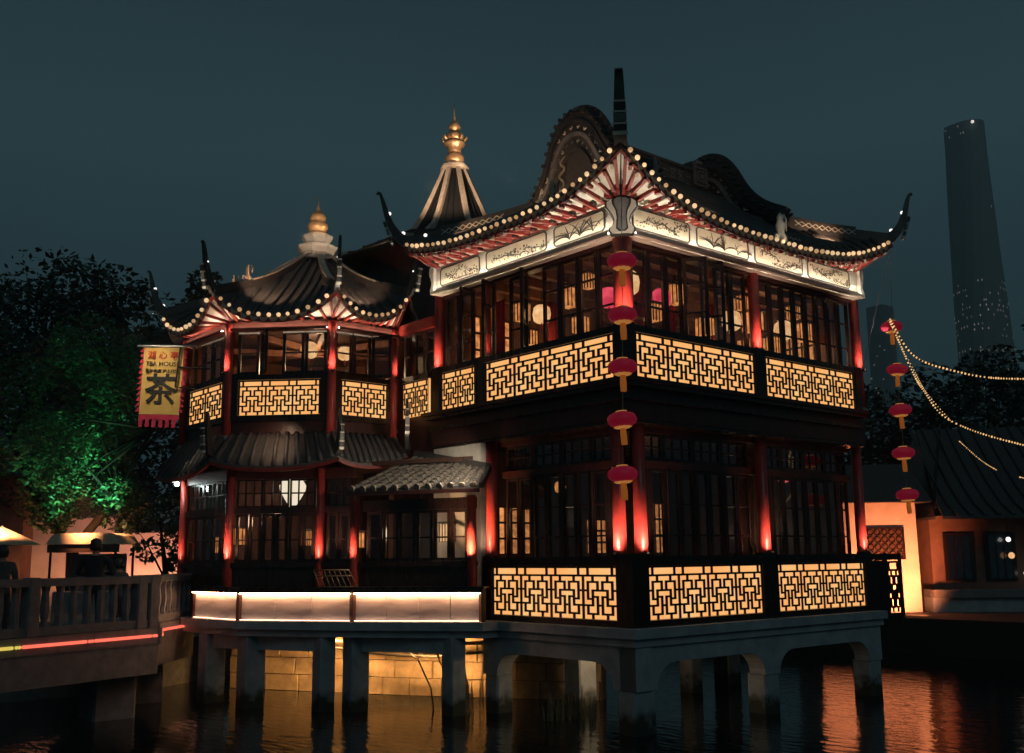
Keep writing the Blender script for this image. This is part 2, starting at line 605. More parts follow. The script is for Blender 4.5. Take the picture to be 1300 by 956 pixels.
# ================================================================== CONCRETE PLATFORM
pf = thing('concrete_platform', 'dark concrete deck with haunched beams and square piers over the pond', 'platform', (2, 3, 0))
outline = [(-0.22, -0.22), (6.62, -0.22), (6.62, 10.5), (-3.24, 10.5), (-3.24, 8.30), (-3.10, 6.66), (-2.34, 5.40), (-1.92, 4.72), (-0.55, 2.86), (-0.22, 2.86)]
MB().prism(outline, 1.36, 1.50).build('deck_slab', concrete, pf)
MB().prism([(-0.16, -0.16), (6.56, -0.16), (6.56, 10.4), (-3.16, 10.4), (-3.16, 8.30), (-3.02, 6.68), (-2.27, 5.45), (-1.86, 4.76), (-0.50, 2.93), (-0.16, 2.93)], 1.24, 1.358).build('deck_underside', concrete, pf)

def haunch_beam(M, x0, x1, piers, y0, y1, top, mid, low):
    """beam whose underside curves down to each pier"""
    pts = [(x0, top), (x0, low)]
    for i in range(len(piers) - 1):
        a, b = piers[i][1], piers[i + 1][0]
        pts.append((a, low))
        r = min(0.42, (b - a) * 0.3)
        for k in range(1, 7):
            t = k / 6 * math.pi / 2
            pts.append((a + r * (1 - math.cos(t)), low + (mid - low) * math.sin(t)))
        for k in range(6, 0, -1):
            t = k / 6 * math.pi / 2
            pts.append((b - r * (1 - math.cos(t)), low + (mid - low) * math.sin(t)))
        pts.append((b, low))
    pts += [(x1, low), (x1, top)]
    mb = MB()
    vs = [(x, y0, z) for x, z in pts] + [(x, y1, z) for x, z in pts]
    n = len(pts)
    mb.add(vs, [(i, (i + 1) % n, n + (i + 1) % n, n + i) for i in range(n)])
    # faces as vertical strips (polygon is x-monotone below a flat top)
    for yy, o in ((y0, 0), (y1, n)):
        for i in range(1, n - 2):
            if abs(pts[i + 1][0] - pts[i][0]) > 1e-5:
                x_a, x_b = pts[i][0], pts[i + 1][0]
                mb.add([(x_a, yy, top), (x_b, yy, top), (x_b, yy, pts[i + 1][1]), (x_a, yy, pts[i][1])], [(0, 1, 2, 3)])
    return mb

MR, LR = facade((0, 0), (6.75, 0))
ML, LL = facade((0, 5.05), (0, 0))
piersR = [(-0.12, 0.34), (2.95, 3.35), (6.10, 6.50)]
piersL = [(1.66, 2.02), (4.71, 5.19)]
haunch_beam(MR, -0.12, 6.50, piersR, -0.115, 0.20, 1.238, 0.99, 0.62).build('edge_beam', concrete, pf, MR)
haunch_beam(ML, 1.66, 5.19, piersL, -0.12, 0.20, 1.238, 0.99, 0.62).build('edge_beam', concrete, pf, ML)
for a, b in piersR:
    MB().cbox(a + 0.01, b - 0.01, -0.10, 0.28, -0.6, 0.64, 0.03).build('pier', pierm, pf, MR)
MB().cbox(1.67, 2.01, -0.10, 0.25, -0.6, 0.64, 0.03).build('pier', pierm, pf, ML)
for (x, y, s) in [(-0.70, 3.45, 0.15), (-1.62, 5.02, 0.17), (-2.02, 5.40, 0.15), (-2.72, 6.72, 0.19), (-2.92, 7.90, 0.19), (1.2, 2.4, 0.2), (1.3, 4.6, 0.2), (3.1, 3.0, 0.2), (5.9, 3.0, 0.2), (4.3, 2.6, 0.16)]:
    MB().cbox(x - s, x + s, y - s, y + s, -0.6, 1.25, 0.025).build('pier', pierm, pf)
for (p, q) in [((-0.76, 3.58), (-1.55, 4.88)), ((-2.08, 5.52), (-2.62, 6.56)), ((-2.76, 6.9), (-2.9, 7.74))]:
    MB().bar((p[0], p[1], 1.12), (q[0], q[1], 1.12), 0.2, 0.26).build('cross_beam', concrete, pf)

# ---- sandstone revetment under the building, block by block
rv = thing('stone_revetment', 'warmly lit sandstone block wall underneath the left side of the deck', 'stone wall', (0, 6, 0))
path = [(-1.75, 9.6), (-0.25, 6.75), (0.95, 4.75), (2.2, 2.9)]
blk = {}
for i in range(len(path) - 1):
    M, L = facade(path[i], path[i + 1])
    MB().box(0.0, L, 0.05, 0.45, -0.5, 0.98).build('wall_core', mortar, rv, M)
    for row in range(4):
        x = 0.0 if row % 2 else -0.0
        first = True
        while x < L - 0.02:
            w = random.choice([0.55, 0.66, 0.78])
            if first and row % 2:
                w *= 0.55
            first = False
            w = min(w, L - x)
            if w < 0.08:
                break
            j = random.uniform(-0.018, 0.018)
            z0 = -0.32 + row * 0.32
            MB().cbox(x + 0.008, x + w - 0.008, j, 0.06, z0 + 0.008, z0 + 0.312, 0.012).build('stone_block', sandstone, rv, M)
            x += w
    MB().cbox(-0.02, L + 0.02, -0.06, 0.45, 0.965, 1.10, 0.02).build('coping', sandstone, rv, M)
lamp('revetment_lamp', 'SPOT', (-0.75, 4.35, 1.16), 520, (1.0, 0.50, 0.16), 0.06, (0.2, 6.0, 0.4), R(125), 0.7)
lamp('revetment_lamp', 'SPOT', (-1.45, 6.35, 1.16), 330, (1.0, 0.50, 0.16), 0.06, (-0.6, 7.5, 0.5), R(120), 0.7)
lamp('deck_underlight', 'POINT', (1.15, 1.4, 1.10), 22, (1.0, 0.66, 0.36), 0.06)

# pipes and cables slung under the deck
for k, (pts, r) in enumerate([
        ([(-1.75, 7.9, 1.12), (-1.3, 6.9, 0.98), (-0.85, 5.6, 0.86), (-0.3, 4.5, 0.84), (0.4, 3.6, 0.95)], 0.022),
        ([(-1.6, 7.6, 1.15), (-1.0, 6.2, 1.03), (-0.5, 5.2, 0.98), (0.1, 4.2, 1.06), (0.7, 3.5, 1.1)], 0.03),
        ([(-0.95, 4.75, 1.1), (-0.75, 4.4, 0.82), (-0.62, 4.2, 0.35), (-0.6, 4.15, 0.0)], 0.014),
        ([(-0.62, 4.1, 1.1), (-0.56, 4.02, 0.80), (-0.42, 3.9, 0.4), (-0.38, 3.85, 0.0)], 0.014)]):
    o = MB().tube(pts, r, 7).build('cable', mat('cable_sheath_%d' % k, [(0.03, 0.028, 0.026), (0.35, 0.27, 0.18), (0.03, 0.03, 0.03), (0.30, 0.22, 0.15)][k], 0.5, col2=(0.02, 0.02, 0.02), scale=12), smooth=True)
    tag(o, ['thin black cable sagging along the lit stone wall', 'pale thick conduit slung just beneath the deck edge', 'black hose dropping from the deck to the water', 'pale hose dropping beside the reeds'][k], 'cable')
# reeds at the foot of the wall
reedm = mat('dry_reed', (0.30, 0.22, 0.11), 0.8, col2=(0.16, 0.13, 0.06), scale=9)
for (cx, cy, nb, hh, lab) in [(-0.30, 3.55, 16, 0.62, 'tuft of pointed reeds in front of the lit stone wall'), (0.32, 1.75, 46, 0.46, 'dense clump of pale dry reeds under the hall beam')]:
    mb = MB()
    for k in range(nb):
        a = random.uniform(0, 6.28)
        rr = random.uniform(0, 0.26)
        x, y = cx + rr * math.cos(a) * 1.6, cy + rr * math.sin(a) * 0.7 + (-rr * 0.6 * math.cos(a))
        h = hh * random.uniform(0.55, 1.1)
        lx, ly = random.uniform(-0.1, 0.1), random.uniform(-0.1, 0.1)
        mb.bar((x, y, -0.05), (x + lx * 0.4, y + ly * 0.4, h * 0.6), 0.022, 0.008, (0.6, 0.7, 0))
        mb.bar((x + lx * 0.4, y + ly * 0.4, h * 0.6), (x + lx, y + ly, h), 0.022, 0.008, (0.6, 0.7, 0), 0.003, 0.003)
    tag(mb.build('reed_clump', reedm), lab, 'reeds')

# ================================================================== TEA HALL
hall = thing('tea_hall', 'two-storey dark timber tea hall with lit lattice railings and white painted frieze', 'building', (3.3, 2.5, 1.5))

# --- lower railing
for (x0, x1) in ((0.32, 3.166), (3.564, 6.304)):
    railing(hall, MR, x0, x1, 1.60, 2.40, 4, 0.0, glowpanel)
railing(hall, ML, 5.05 - 3.288, 5.05 - 0.30, 1.60, 2.40, 4, 0.0, glowpanel)
for (M, x0, x1) in ((MR, 3.166, 3.564), (MR, 6.304, 6.52), (ML, 1.52, 1.762)):
    MB().cbox(x0 + 0.002, x1 - 0.002, -0.025, 0.16, 1.50, 2.58, 0.012).build('railing_post', wood, hall, M)
MB().prism([(-0.03, -0.03), (0.318, -0.03), (0.318, 0.16), (0.16, 0.16), (0.16, 0.298), (-0.03, 0.298)], 1.50, 2.58).build('railing_post', wood, hall)
for (M, x0, x1) in ((MR, 0.32, 3.165), (MR, 3.566, 6.302), (ML, 1.764, 4.75)):
    MB().box(x0, x1, -0.035, 0.13, 2.402, 2.475).box(x0, x1, -0.06, 0.16, 2.477, 2.545).build('handrail', wood, hall, M)
    MB().box(x0, x1, -0.03, 0.12, 1.502, 1.598).build('bottom_rail', wood, hall, M)

# --- lower windows, set back behind the railing
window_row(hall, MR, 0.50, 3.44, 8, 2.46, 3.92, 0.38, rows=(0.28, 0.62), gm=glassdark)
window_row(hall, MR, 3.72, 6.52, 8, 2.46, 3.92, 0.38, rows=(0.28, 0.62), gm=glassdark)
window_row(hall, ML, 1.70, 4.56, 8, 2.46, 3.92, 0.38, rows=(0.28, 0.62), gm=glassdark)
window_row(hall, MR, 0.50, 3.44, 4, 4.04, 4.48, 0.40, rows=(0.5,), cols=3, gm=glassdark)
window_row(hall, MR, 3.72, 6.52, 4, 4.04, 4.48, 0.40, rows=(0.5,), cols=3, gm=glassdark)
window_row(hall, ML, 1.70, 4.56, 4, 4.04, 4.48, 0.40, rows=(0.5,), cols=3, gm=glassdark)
for (M, x0, x1) in ((MR, 0.46, 6.56), (ML, 1.66, 4.60)):
    MB().box(x0, x1, 0.34, 0.46, 3.922, 4.038).build('transom', redwood, hall, M)
    MB().box(x0, x1, 0.33, 0.47, 1.50, 2.458).build('dado', redwood, hall, M)
    MB().box(x0, x1, 0.34, 0.46, 4.482, 4.56).build('head_beam', redwood, hall, M)
    for k in range(1, int((x1 - x0) / 0.73)):
        x = x0 + 0.04 + k * 0.735
        MB().tube([(x, 0.33, 2.0), (x, 0.33, 3.9)], 0.018, 6).build('door_post', wood, hall, M)

# --- lower columns
column(hall, 0.19, 0.42, 1.50, 4.62, 0.105)
column(hall, 0.42, 0.19, 1.50, 4.62, 0.105)
column(hall, 3.57, 0.22, 1.50, 4.62, 0.105)
column(hall, 6.66, 0.24, 1.50, 4.62, 0.10)
column(hall, 0.20, 3.52, 1.50, 4.62, 0.105)
for (x, y, dx, dy, e) in [(0.19, 0.42, -0.17, -0.06, 12), (0.42, 0.19, -0.06, -0.17, 12), (3.57, 0.22, -0.06, -0.18, 9), (6.66, 0.24, -0.04, -0.17, 7), (0.20, 3.52, -0.17, -0.06, 1.5)]:
    MB().lathe([(0.03, 0), (0.04, 0.05), (0.03, 0.06)], (x + dx, y + dy, 2.545), 10).build('uplight', darkmetal, hall)
    lamp('column_uplight', 'SPOT', (x + dx * 1.9, y + dy * 1.9, 2.63), e * 5.0, (1.0, 0.58, 0.40), 0.10, (x, y, 3.05), R(95), 0.7)

# --- floor between the storeys, with mouldings
mb = MB().box(-0.02, 6.62, -0.02, 5.05, 4.62, 5.10)
mb.build('storey_beam', redwood, hall)
MB().box(-0.10, 6.50, -0.10, 5.05, 4.90, 4.955).build('moulding', wood, hall)
MB().box(-0.16, 6.50, -0.16, 5.12, 5.102, 5.165).build('moulding', wood, hall)
MB().box(-0.20, 6.52, -0.20, 5.14, 5.167, 5.235).build('floor_edge', redwood, hall)
MB().box(0.0, 6.6, 0.0, 5.05, 4.565, 4.618).build('soffit', wood, hall)

# --- upper railing
UY = -0.125
railing(hall, MR, 0.067, 3.086, 5.248, 5.938, 4, UY, glowupper)
railing(hall, MR, 3.36, 6.176, 5.248, 5.938, 4, UY, glowupper)
railing(hall, ML, 5.05 - 3.304, 5.05 - 0.107, 5.248, 5.938, 4, UY, glowupper)
railing(hall, ML, 5.05 - 4.589, 5.05 - 3.57, 5.248, 5.938, 2, UY, glowupper)
for (M, x0, x1) in ((MR, 3.086, 3.36), (MR, 6.176, 6.40), (ML, 1.48, 1.746), (ML, 0.18, 0.461)):
    MB().cbox(x0 + 0.002, x1 - 0.002, UY - 0.025, 0.05, 5.236, 6.07, 0.012).build('railing_post', wood, hall, M)
MB().prism([(UY - 0.03, UY - 0.03), (0.065, UY - 0.03), (0.065, 0.04), (0.04, 0.04), (0.04, 0.105), (UY - 0.03, 0.105)], 5.236, 6.07).build('railing_post', wood, hall)
for (M, x0, x1) in ((MR, 0.068, 3.085), (MR, 3.362, 6.175), (ML, 1.748, 4.94), (ML, 0.463, 1.478)):
    MB().box(x0, x1, UY - 0.03, 0.0, 5.94, 6.045).build('handrail', wood, hall, M)

# --- upper windows
window_row(hall, MR, 0.36, 3.36, 7, 6.05, 7.46, 0.20, opens=((3, -62), (4, -118 + 60)), rows=(0.33, 0.68))
window_row(hall, MR, 3.70, 6.66, 8, 6.05, 7.46, 0.20, rows=(0.33, 0.68))
window_row(hall, ML, 1.62, 4.72, 7, 6.05, 7.46, 0.20, opens=((0, -70), (2, -55)), rows=(0.33, 0.68))
window_row(hall, ML, 0.16, 1.44, 3, 6.05, 7.46, 0.20, opens=((2, -75),), rows=(0.33, 0.68))
for (M, x0, x1) in ((MR, 0.30, 6.72), (ML, 0.08, 4.76)):
    MB().box(x0, x1, 0.16, 0.30, 5.236, 6.048).build('dado', redwood, hall, M)
    MB().box(x0, x1, 0.14, 0.32, 7.462, 7.60).build('head_beam', redwood, hall, M)

# --- side bay running on to the pavilion
MS, LS = facade((0.0, 6.22), (0.0, 5.07))
railing(hall, MS, 0.22, 1.10, 5.248, 5.938, 2, -0.03, glowupper)
MB().box(0.2, 1.12, -0.06, 0.10, 5.94, 6.045).build('handrail', wood, hall, MS)
window_row(hall, MS, 0.05, 1.12, 3, 6.05, 6.95, 0.12, rows=(0.5,))
MB().box(0.0, 1.15, 0.02, 0.16, 6.952, 7.15).build('head_beam', rafterred, hall, MS)
MB().box(0.0, 1.15, 0.05, 0.16, 4.6, 5.246).build('storey_beam', redwood, hall, MS)

# --- upper columns with their uplights
for (x, y, r, dx, dy, e) in [(0.17, 0.17, 0.16, -0.2, -0.2, 16), (3.53, 0.16, 0.10, -0.05, -0.17, 8), (6.80, 0.16, 0.10, -0.04, -0.17, 6), (0.14, 4.99, 0.10, -0.17, -0.05, 8), (0.16, 3.52, 0.06, -0.14, -0.04, 1.5)]:
    column(hall, x, y, 5.236, 7.60, r)
    MB().lathe([(0.03, 0), (0.04, 0.05), (0.03, 0.06)], (x + dx, y + dy, 6.046), 10).build('uplight', darkmetal, hall)
    lamp('column_uplight', 'SPOT', (x + dx * 1.9, y + dy * 1.9, 6.12), e * 5.0, (1.0, 0.58, 0.42), 0.10, (x, y, 6.55), R(95), 0.7)

# --- painted frieze
def ribbon(mb, pts, w, y=-0.0135):
    """tapered brush stroke lying on the panel (local x,z)"""
    n = len(pts)
    for i in range(n - 1):
        a, b = Vector((pts[i][0], pts[i][1])), Vector((pts[i + 1][0], pts[i + 1][1]))
        d = (b - a)
        if d.length < 1e-5:
            continue
        d.normalize()
        s = Vector((-d.y, d.x))
        wa, wb = w * math.sin(math.pi * (0.12 + 0.88 * i / n)) + 0.0015, w * math.sin(math.pi * (0.12 + 0.88 * (i + 1) / n)) + 0.0015
        vs = [(p.x, y, p.y) for p in (a - s * wa, a + s * wa, b + s * wb, b - s * wb)]
        vs += [(p[0], -0.009, p[2]) for p in vs]
        mb.add(vs, [(0, 1, 2, 3), (4, 7, 6, 5), (0, 4, 5, 1), (1, 5, 6, 2), (2, 6, 7, 3), (3, 7, 4, 0)])

def blot(mb, x, z, r, y=-0.0135):
    k = random.randint(5, 8)
    vs = [(x + r * random.uniform(0.6, 1.1) * math.cos(6.283 * i / k), y, z + r * random.uniform(0.6, 1.1) * math.sin(6.283 * i / k)) for i in range(k)]
    mb.add(vs + [(p[0], -0.009, p[2]) for p in vs], [tuple(range(k))] + [(i, k + i, k + (i + 1) % k, (i + 1) % k) for i in range(k)])

def drawing(x0, x1, z0, z1, style):
    A, B = MB(), MB()
    w, h = x1 - x0, z1 - z0
    if style == 'grass':
        for (cx, n) in ((0.30, 11), (0.52, 12), (0.80, 4)):
            bx = x0 + w * cx
            for k in range(n):
                ang = random.uniform(-1.25, 1.25)
                ln = h * random.uniform(0.5, 1.15)
                pts = []
                for i in range(7):
                    t = i / 6
                    pts.append((bx + math.sin(ang * (0.4 + 0.8 * t)) * ln * t * 1.5, min(z1 - 0.015, z0 + 0.02 + math.cos(ang * (0.3 + 0.9 * t)) * ln * t)))
                ribbon(A, pts, 0.006)
        for k in range(9):
            blot(B, x0 + w * random.uniform(0.15, 0.95), z0 + h * random.uniform(0.3, 0.85), 0.014)
    else:
        x, z = x0 + 0.05, z0 + h * random.uniform(0.2, 0.5)
        for br in range(3):
            pts = [(x0 + w * (0.08 + 0.28 * br), z0 + h * random.uniform(0.15, 0.7))]
            for i in range(8):
                pts.append((pts[-1][0] + w * 0.055, min(z1 - 0.03, max(z0 + 0.03, pts[-1][1] + random.uniform(-0.05, 0.05)))))
            ribbon(A, pts, 0.006)
            for p in pts:
                for k in range(5):
                    (A if random.random() < 0.6 else B).__class__
                    blot(A if random.random() < 0.55 else B, min(x1 - 0.03, max(x0 + 0.03, p[0] + random.uniform(-0.08, 0.08))), min(z1 - 0.025, max(z0 + 0.025, p[1] + random.uniform(-0.07, 0.07))), random.uniform(0.006, 0.022))
    return A, B

def frieze(M, x0, x1, panels, styles):
    z0, z1 = 7.583, 8.069
    o = MB().box(x0, x1, 0.0, 0.14, z0, z1).build('frieze_board', friezewhite, hall, M)
    MB().box(x0, x1, -0.045, 0.10, z1 + 0.001, z1 + 0.05).box(x0, x1, -0.135, 0.08, z1 + 0.051, z1 + 0.075).build('cornice', friezewhite, o, M)
    MB().box(x0, x1, -0.05, 0.0, z0 - 0.035, z0 + 0.025).build('lower_moulding', friezewhite, o, M)
    MB().box(x0, x1, -0.022, 0.12, z0 - 0.075, z0 - 0.037).build('bottom_moulding', friezewhite, o, M)
    MB().box(x0 + 0.03, x1 - 0.03, -0.118, -0.10, z0 - 0.052, z0 - 0.034).build('light_strip', led, o, M)
    MB().box(x0, x1, -0.135, -0.052, z0 - 0.075, z0 - 0.054).box(x0, x1, -0.150, -0.136, z0 - 0.075, z0 - 0.018).build('strip_tray', friezewhite, o, M)
    for (a, b), st in zip(panels, styles):
        pz0, pz1 = z0 + 0.075, z1 - 0.055
        c = 0.05
        def octo(i):
            return [(a + c + i * 0.4, pz0 + i), (b - c - i * 0.4, pz0 + i), (b - i, pz0 + c + i * 0.4), (b - i, pz1 - c - i * 0.4), (b - c - i * 0.4, pz1 - i), (a + c + i * 0.4, pz1 - i), (a + i, pz1 - c - i * 0.4), (a + i, pz0 + c + i * 0.4)]
        p = MB().extr([(x, -0.009, z) for x, z in octo(0.012)], (0, 0.012, 0)).build('painted_panel', cream, o, M)
        bm_ = MB()
        q0, q1 = octo(0.0), octo(0.022)
        for i in range(8):
            j = (i + 1) % 8
            vs = [(q0[i][0], -0.018, q0[i][1]), (q0[j][0], -0.018, q0[j][1]), (q1[j][0], -0.018, q1[j][1]), (q1[i][0], -0.018, q1[i][1])]
            vs += [(v[0], 0.002, v[2]) for v in vs]
            bm_.add(vs, [(0, 1, 2, 3), (0, 4, 5, 1), (2, 6, 7, 3)])
        bm_.build('panel_border', ink, o, M)
        A, B = drawing(a + 0.05, b - 0.05, pz0 + 0.03, pz1 - 0.03, st)
        A.build('ink_drawing', ink, o, M)['kind'] = 'stuff'
        B.build('ink_drawing', random.choice([inkgreen, inkred]), o, M)['kind'] = 'stuff'
    return o

frieze(MR, 0.17, 6.74, [(0.24, 1.63), (1.80, 3.22), (3.40, 4.86), (5.02, 6.44)], ['bloom', 'grass', 'bloom', 'bloom'])
frieze(ML, 0.14, 4.88, [(5.05 - 4.77, 5.05 - 3.56), (5.05 - 3.38, 5.05 - 1.74), (5.05 - 1.56, 5.05 - 0.36)], ['bloom', 'bloom', 'grass'])

def scroll_profile(s=1.0):
    """S-shaped scroll end: outline from the top out to the bulge and back in to the foot (x outward, z)"""
    return [(0, 0.50), (0.055, 0.525), (0.115, 0.50), (0.145, 0.43), (0.135, 0.35), (0.095, 0.27), (0.065, 0.19), (0.075, 0.12), (0.12, 0.06), (0.11, 0.01), (0.04, -0.03), (0, -0.03)]

def scroll(M, x, sign, mat_=friezewhite, y0=-0.07, y1=0.12):
    pr_ = scroll_profile()
    return MB().extr([(x + sign * px_, y0, 7.575 + pz_) for px_, pz_ in pr_], (0, y1 - y0, 0)).build('corner_scroll', mat_, hall, M)
scroll(MR, 6.742, 1)
scroll(ML, 0.138, -1)
MB().extr([(6.742 + px_ * 1.18 + 0.02, 0.122, 7.575 + pz_) for px_, pz_ in scroll_profile()], (0, 0.1, 0)).build('corner_scroll', greystone, hall, MR)
# vase-shaped bracket on the near corner, seen along the diagonal
MD = Matrix.Translation((-0.03, -0.03, 0)) @ Matrix.Rotation(R(-45), 4, 'Z')
half = [(0.10, -0.05), (0.125, 0.0), (0.12, 0.05), (0.085, 0.10), (0.075, 0.17), (0.085, 0.24), (0.12, 0.32), (0.155, 0.39), (0.15, 0.46), (0.11, 0.51), (0.05, 0.53)]
vase = half + [(-x, z) for x, z in reversed(half)]
MB().extr([(x * 1.5, -0.02, 7.56 + z) for x, z in vase], (0, 0.16, 0)).build('corner_bracket', friezewhite, hall, MD)
MB().extr([(x * 1.70, 0.0, 7.55 + z * 1.03) for x, z in vase], (0, 0.12, 0)).build('bracket_outline', ink, hall, MD)
lamp('corner_uplight', 'SPOT', (-0.62, -0.62, 6.25), 120, (1.0, 0.84, 0.64), 0.05, (-0.16, -0.16, 8.3), R(44), 0.7)
lamp('corner_uplight', 'SPOT', (-0.50, 4.75, 6.6), 22, (1.0, 0.80, 0.58), 0.05, (-0.15, 4.85, 8.0), R(60), 0.7)
lamp('corner_uplight', 'SPOT', (6.6, -0.55, 6.5), 26, (1.0, 0.80, 0.58), 0.05, (6.75, -0.1, 8.0), R(60), 0.7)
kh = [(0.03, -0.02), (0.055, 0.02), (0.05, 0.08), (0.045, 0.2), (0.055, 0.3), (0.085, 0.40), (0.09, 0.46), (0.06, 0.50)]
kst = kh + [(-x, z) for x, z in reversed(kh)]
MB().extr([(x * 1.3, -0.06, 7.58 + z) for x, z in kst], (0, 0.06, 0)).build('bracket_keystone', greystone, hall, MD)
MB().extr([(x * 1.72, -0.045, 7.565 + z * 1.05) for x, z in kst], (0, 0.04, 0)).build('keystone_outline', ink, hall, MD)

# ------------------------------------------------------------------ roofs
def lerp(a, b, t):
    return Vector(a) * (1 - t) + Vector(b) * t

def loft(E, SA, SB, nv, nu, pw=2.0):
    rows = []
    for i in range(nv + 1):
        v = i / nv
        a, b = SA(v), SB(v)
        rows.append([lerp(a, b, j / nu) + (E(j / nu) - lerp(E(0), E(1), j / nu)) * (1 - v) ** pw for j in range(nu + 1)])
    return rows

def surf(E, SA, SB, t, v, pw=2.0):
    return lerp(SA(v), SB(v), t) + (E(t) - lerp(E(0), E(1), t)) * (1 - v) ** pw

def curve_through(pts):
    pts = [Vector(p) for p in pts]
    def f(v):
        x = v * (len(pts) - 1)
        i = min(int(x), len(pts) - 2)
        t = x - i
        p0, p1, p2, p3 = pts[max(i - 1, 0)], pts[i], pts[i + 1], pts[min(i + 2, len(pts) - 1)]
        return 0.5 * ((2 * p1) + (p2 - p0) * t + (2 * p0 - 5 * p1 + 4 * p2 - p3) * t * t + (3 * p1 - p0 - 3 * p2 + p3) * t ** 3)
    return f

BULBS = []
for q_, es_ in ((0, 0.75), (1, 1.0), (2, 0.45)):
    bm_q = mat('eave_bulb_%d' % q_, (0.75, 0.62, 0.45), 0.4, col2=(0.55, 0.42, 0.28), scale=9, bump=0.2, emit=(1.0, 0.66 - 0.05 * q_, 0.36 - 0.05 * q_), estr=es_)
    BULBS.append(MB().sphere((0, 0, 0), 0.041, 10, 6).mesh('eave_lamp', bm_q, True))
BULB_ME = BULBS[0]
SBULB_ME = MB().sphere((0, 0, 0), 0.040, 8, 5, 0.9).mesh('ridge_lamp', bulbwhite, True)
# drip tile: a curved shield hanging under the eave
_dr = MB()
_dr.extr([(-0.085, 0, 0.02), (-0.06, 0, -0.045), (-0.02, 0, -0.085), (0.02, 0, -0.085), (0.06, 0, -0.045), (0.085, 0, 0.02), (0.04, 0, 0.0), (-0.04, 0, 0.0)], (0, 0.02, 0))
DRIP_ME = _dr.mesh('drip_tile', tilecap)

def eave_trim(parent, E, n, out, lamp_me=BULB_ME, skip=0.0, drip=True, sc=1.0):
    """lamps on the tile ends and drip tiles between them"""
    for k in range(n):
        t = skip + (1 - 2 * skip) * (k + 0.5 + random.uniform(-0.09, 0.09)) / n
        p = E(t) + Vector((0, 0, random.uniform(-0.008, 0.008)))
        d = (E(min(1, t + 0.01)) - E(max(0, t - 0.01)))
        rz = math.atan2(d.y, d.x)
        nrm = Vector((d.y, -d.x, 0)).normalized() * out
        j = random.uniform(0.82, 1.12) * sc
        place(random.choice(BULBS), 'eave_lamp', parent, Matrix.Translation(p + nrm * 0.045 + Vector((0, 0, 0.035))) @ Matrix.Rotation(random.uniform(0, 6), 4, 'Z') @ Matrix.Scale(j, 4))
        if drip and k < n - 1:
            t2 = skip + (1 - 2 * skip) * (k + 1.0) / n
            q = E(t2)
            tilt = math.atan2(d.z, math.hypot(d.x, d.y))
            place(DRIP_ME, 'drip_tile', parent, Matrix.Translation(q + nrm * 0.03 + Vector((0, 0, -0.015))) @ Matrix.Rotation(rz, 4, 'Z') @ Matrix.Rotation(-tilt, 4, 'Y') @ Matrix.Scale(sc, 4))

def rafters(parent, E, Wl, n, material, w=0.055, h=0.075, drop=0.06):
    me = {}
    for k in range(n):
        t = (k + 0.5) / n
        a, b = Wl(t), E(t)
        a = a - Vector((0, 0, drop))
        b = lerp(a, b - Vector((0, 0, drop + 0.035)), 0.97)
        MB().bar(a, b, w, h).build('rafter', material, parent)

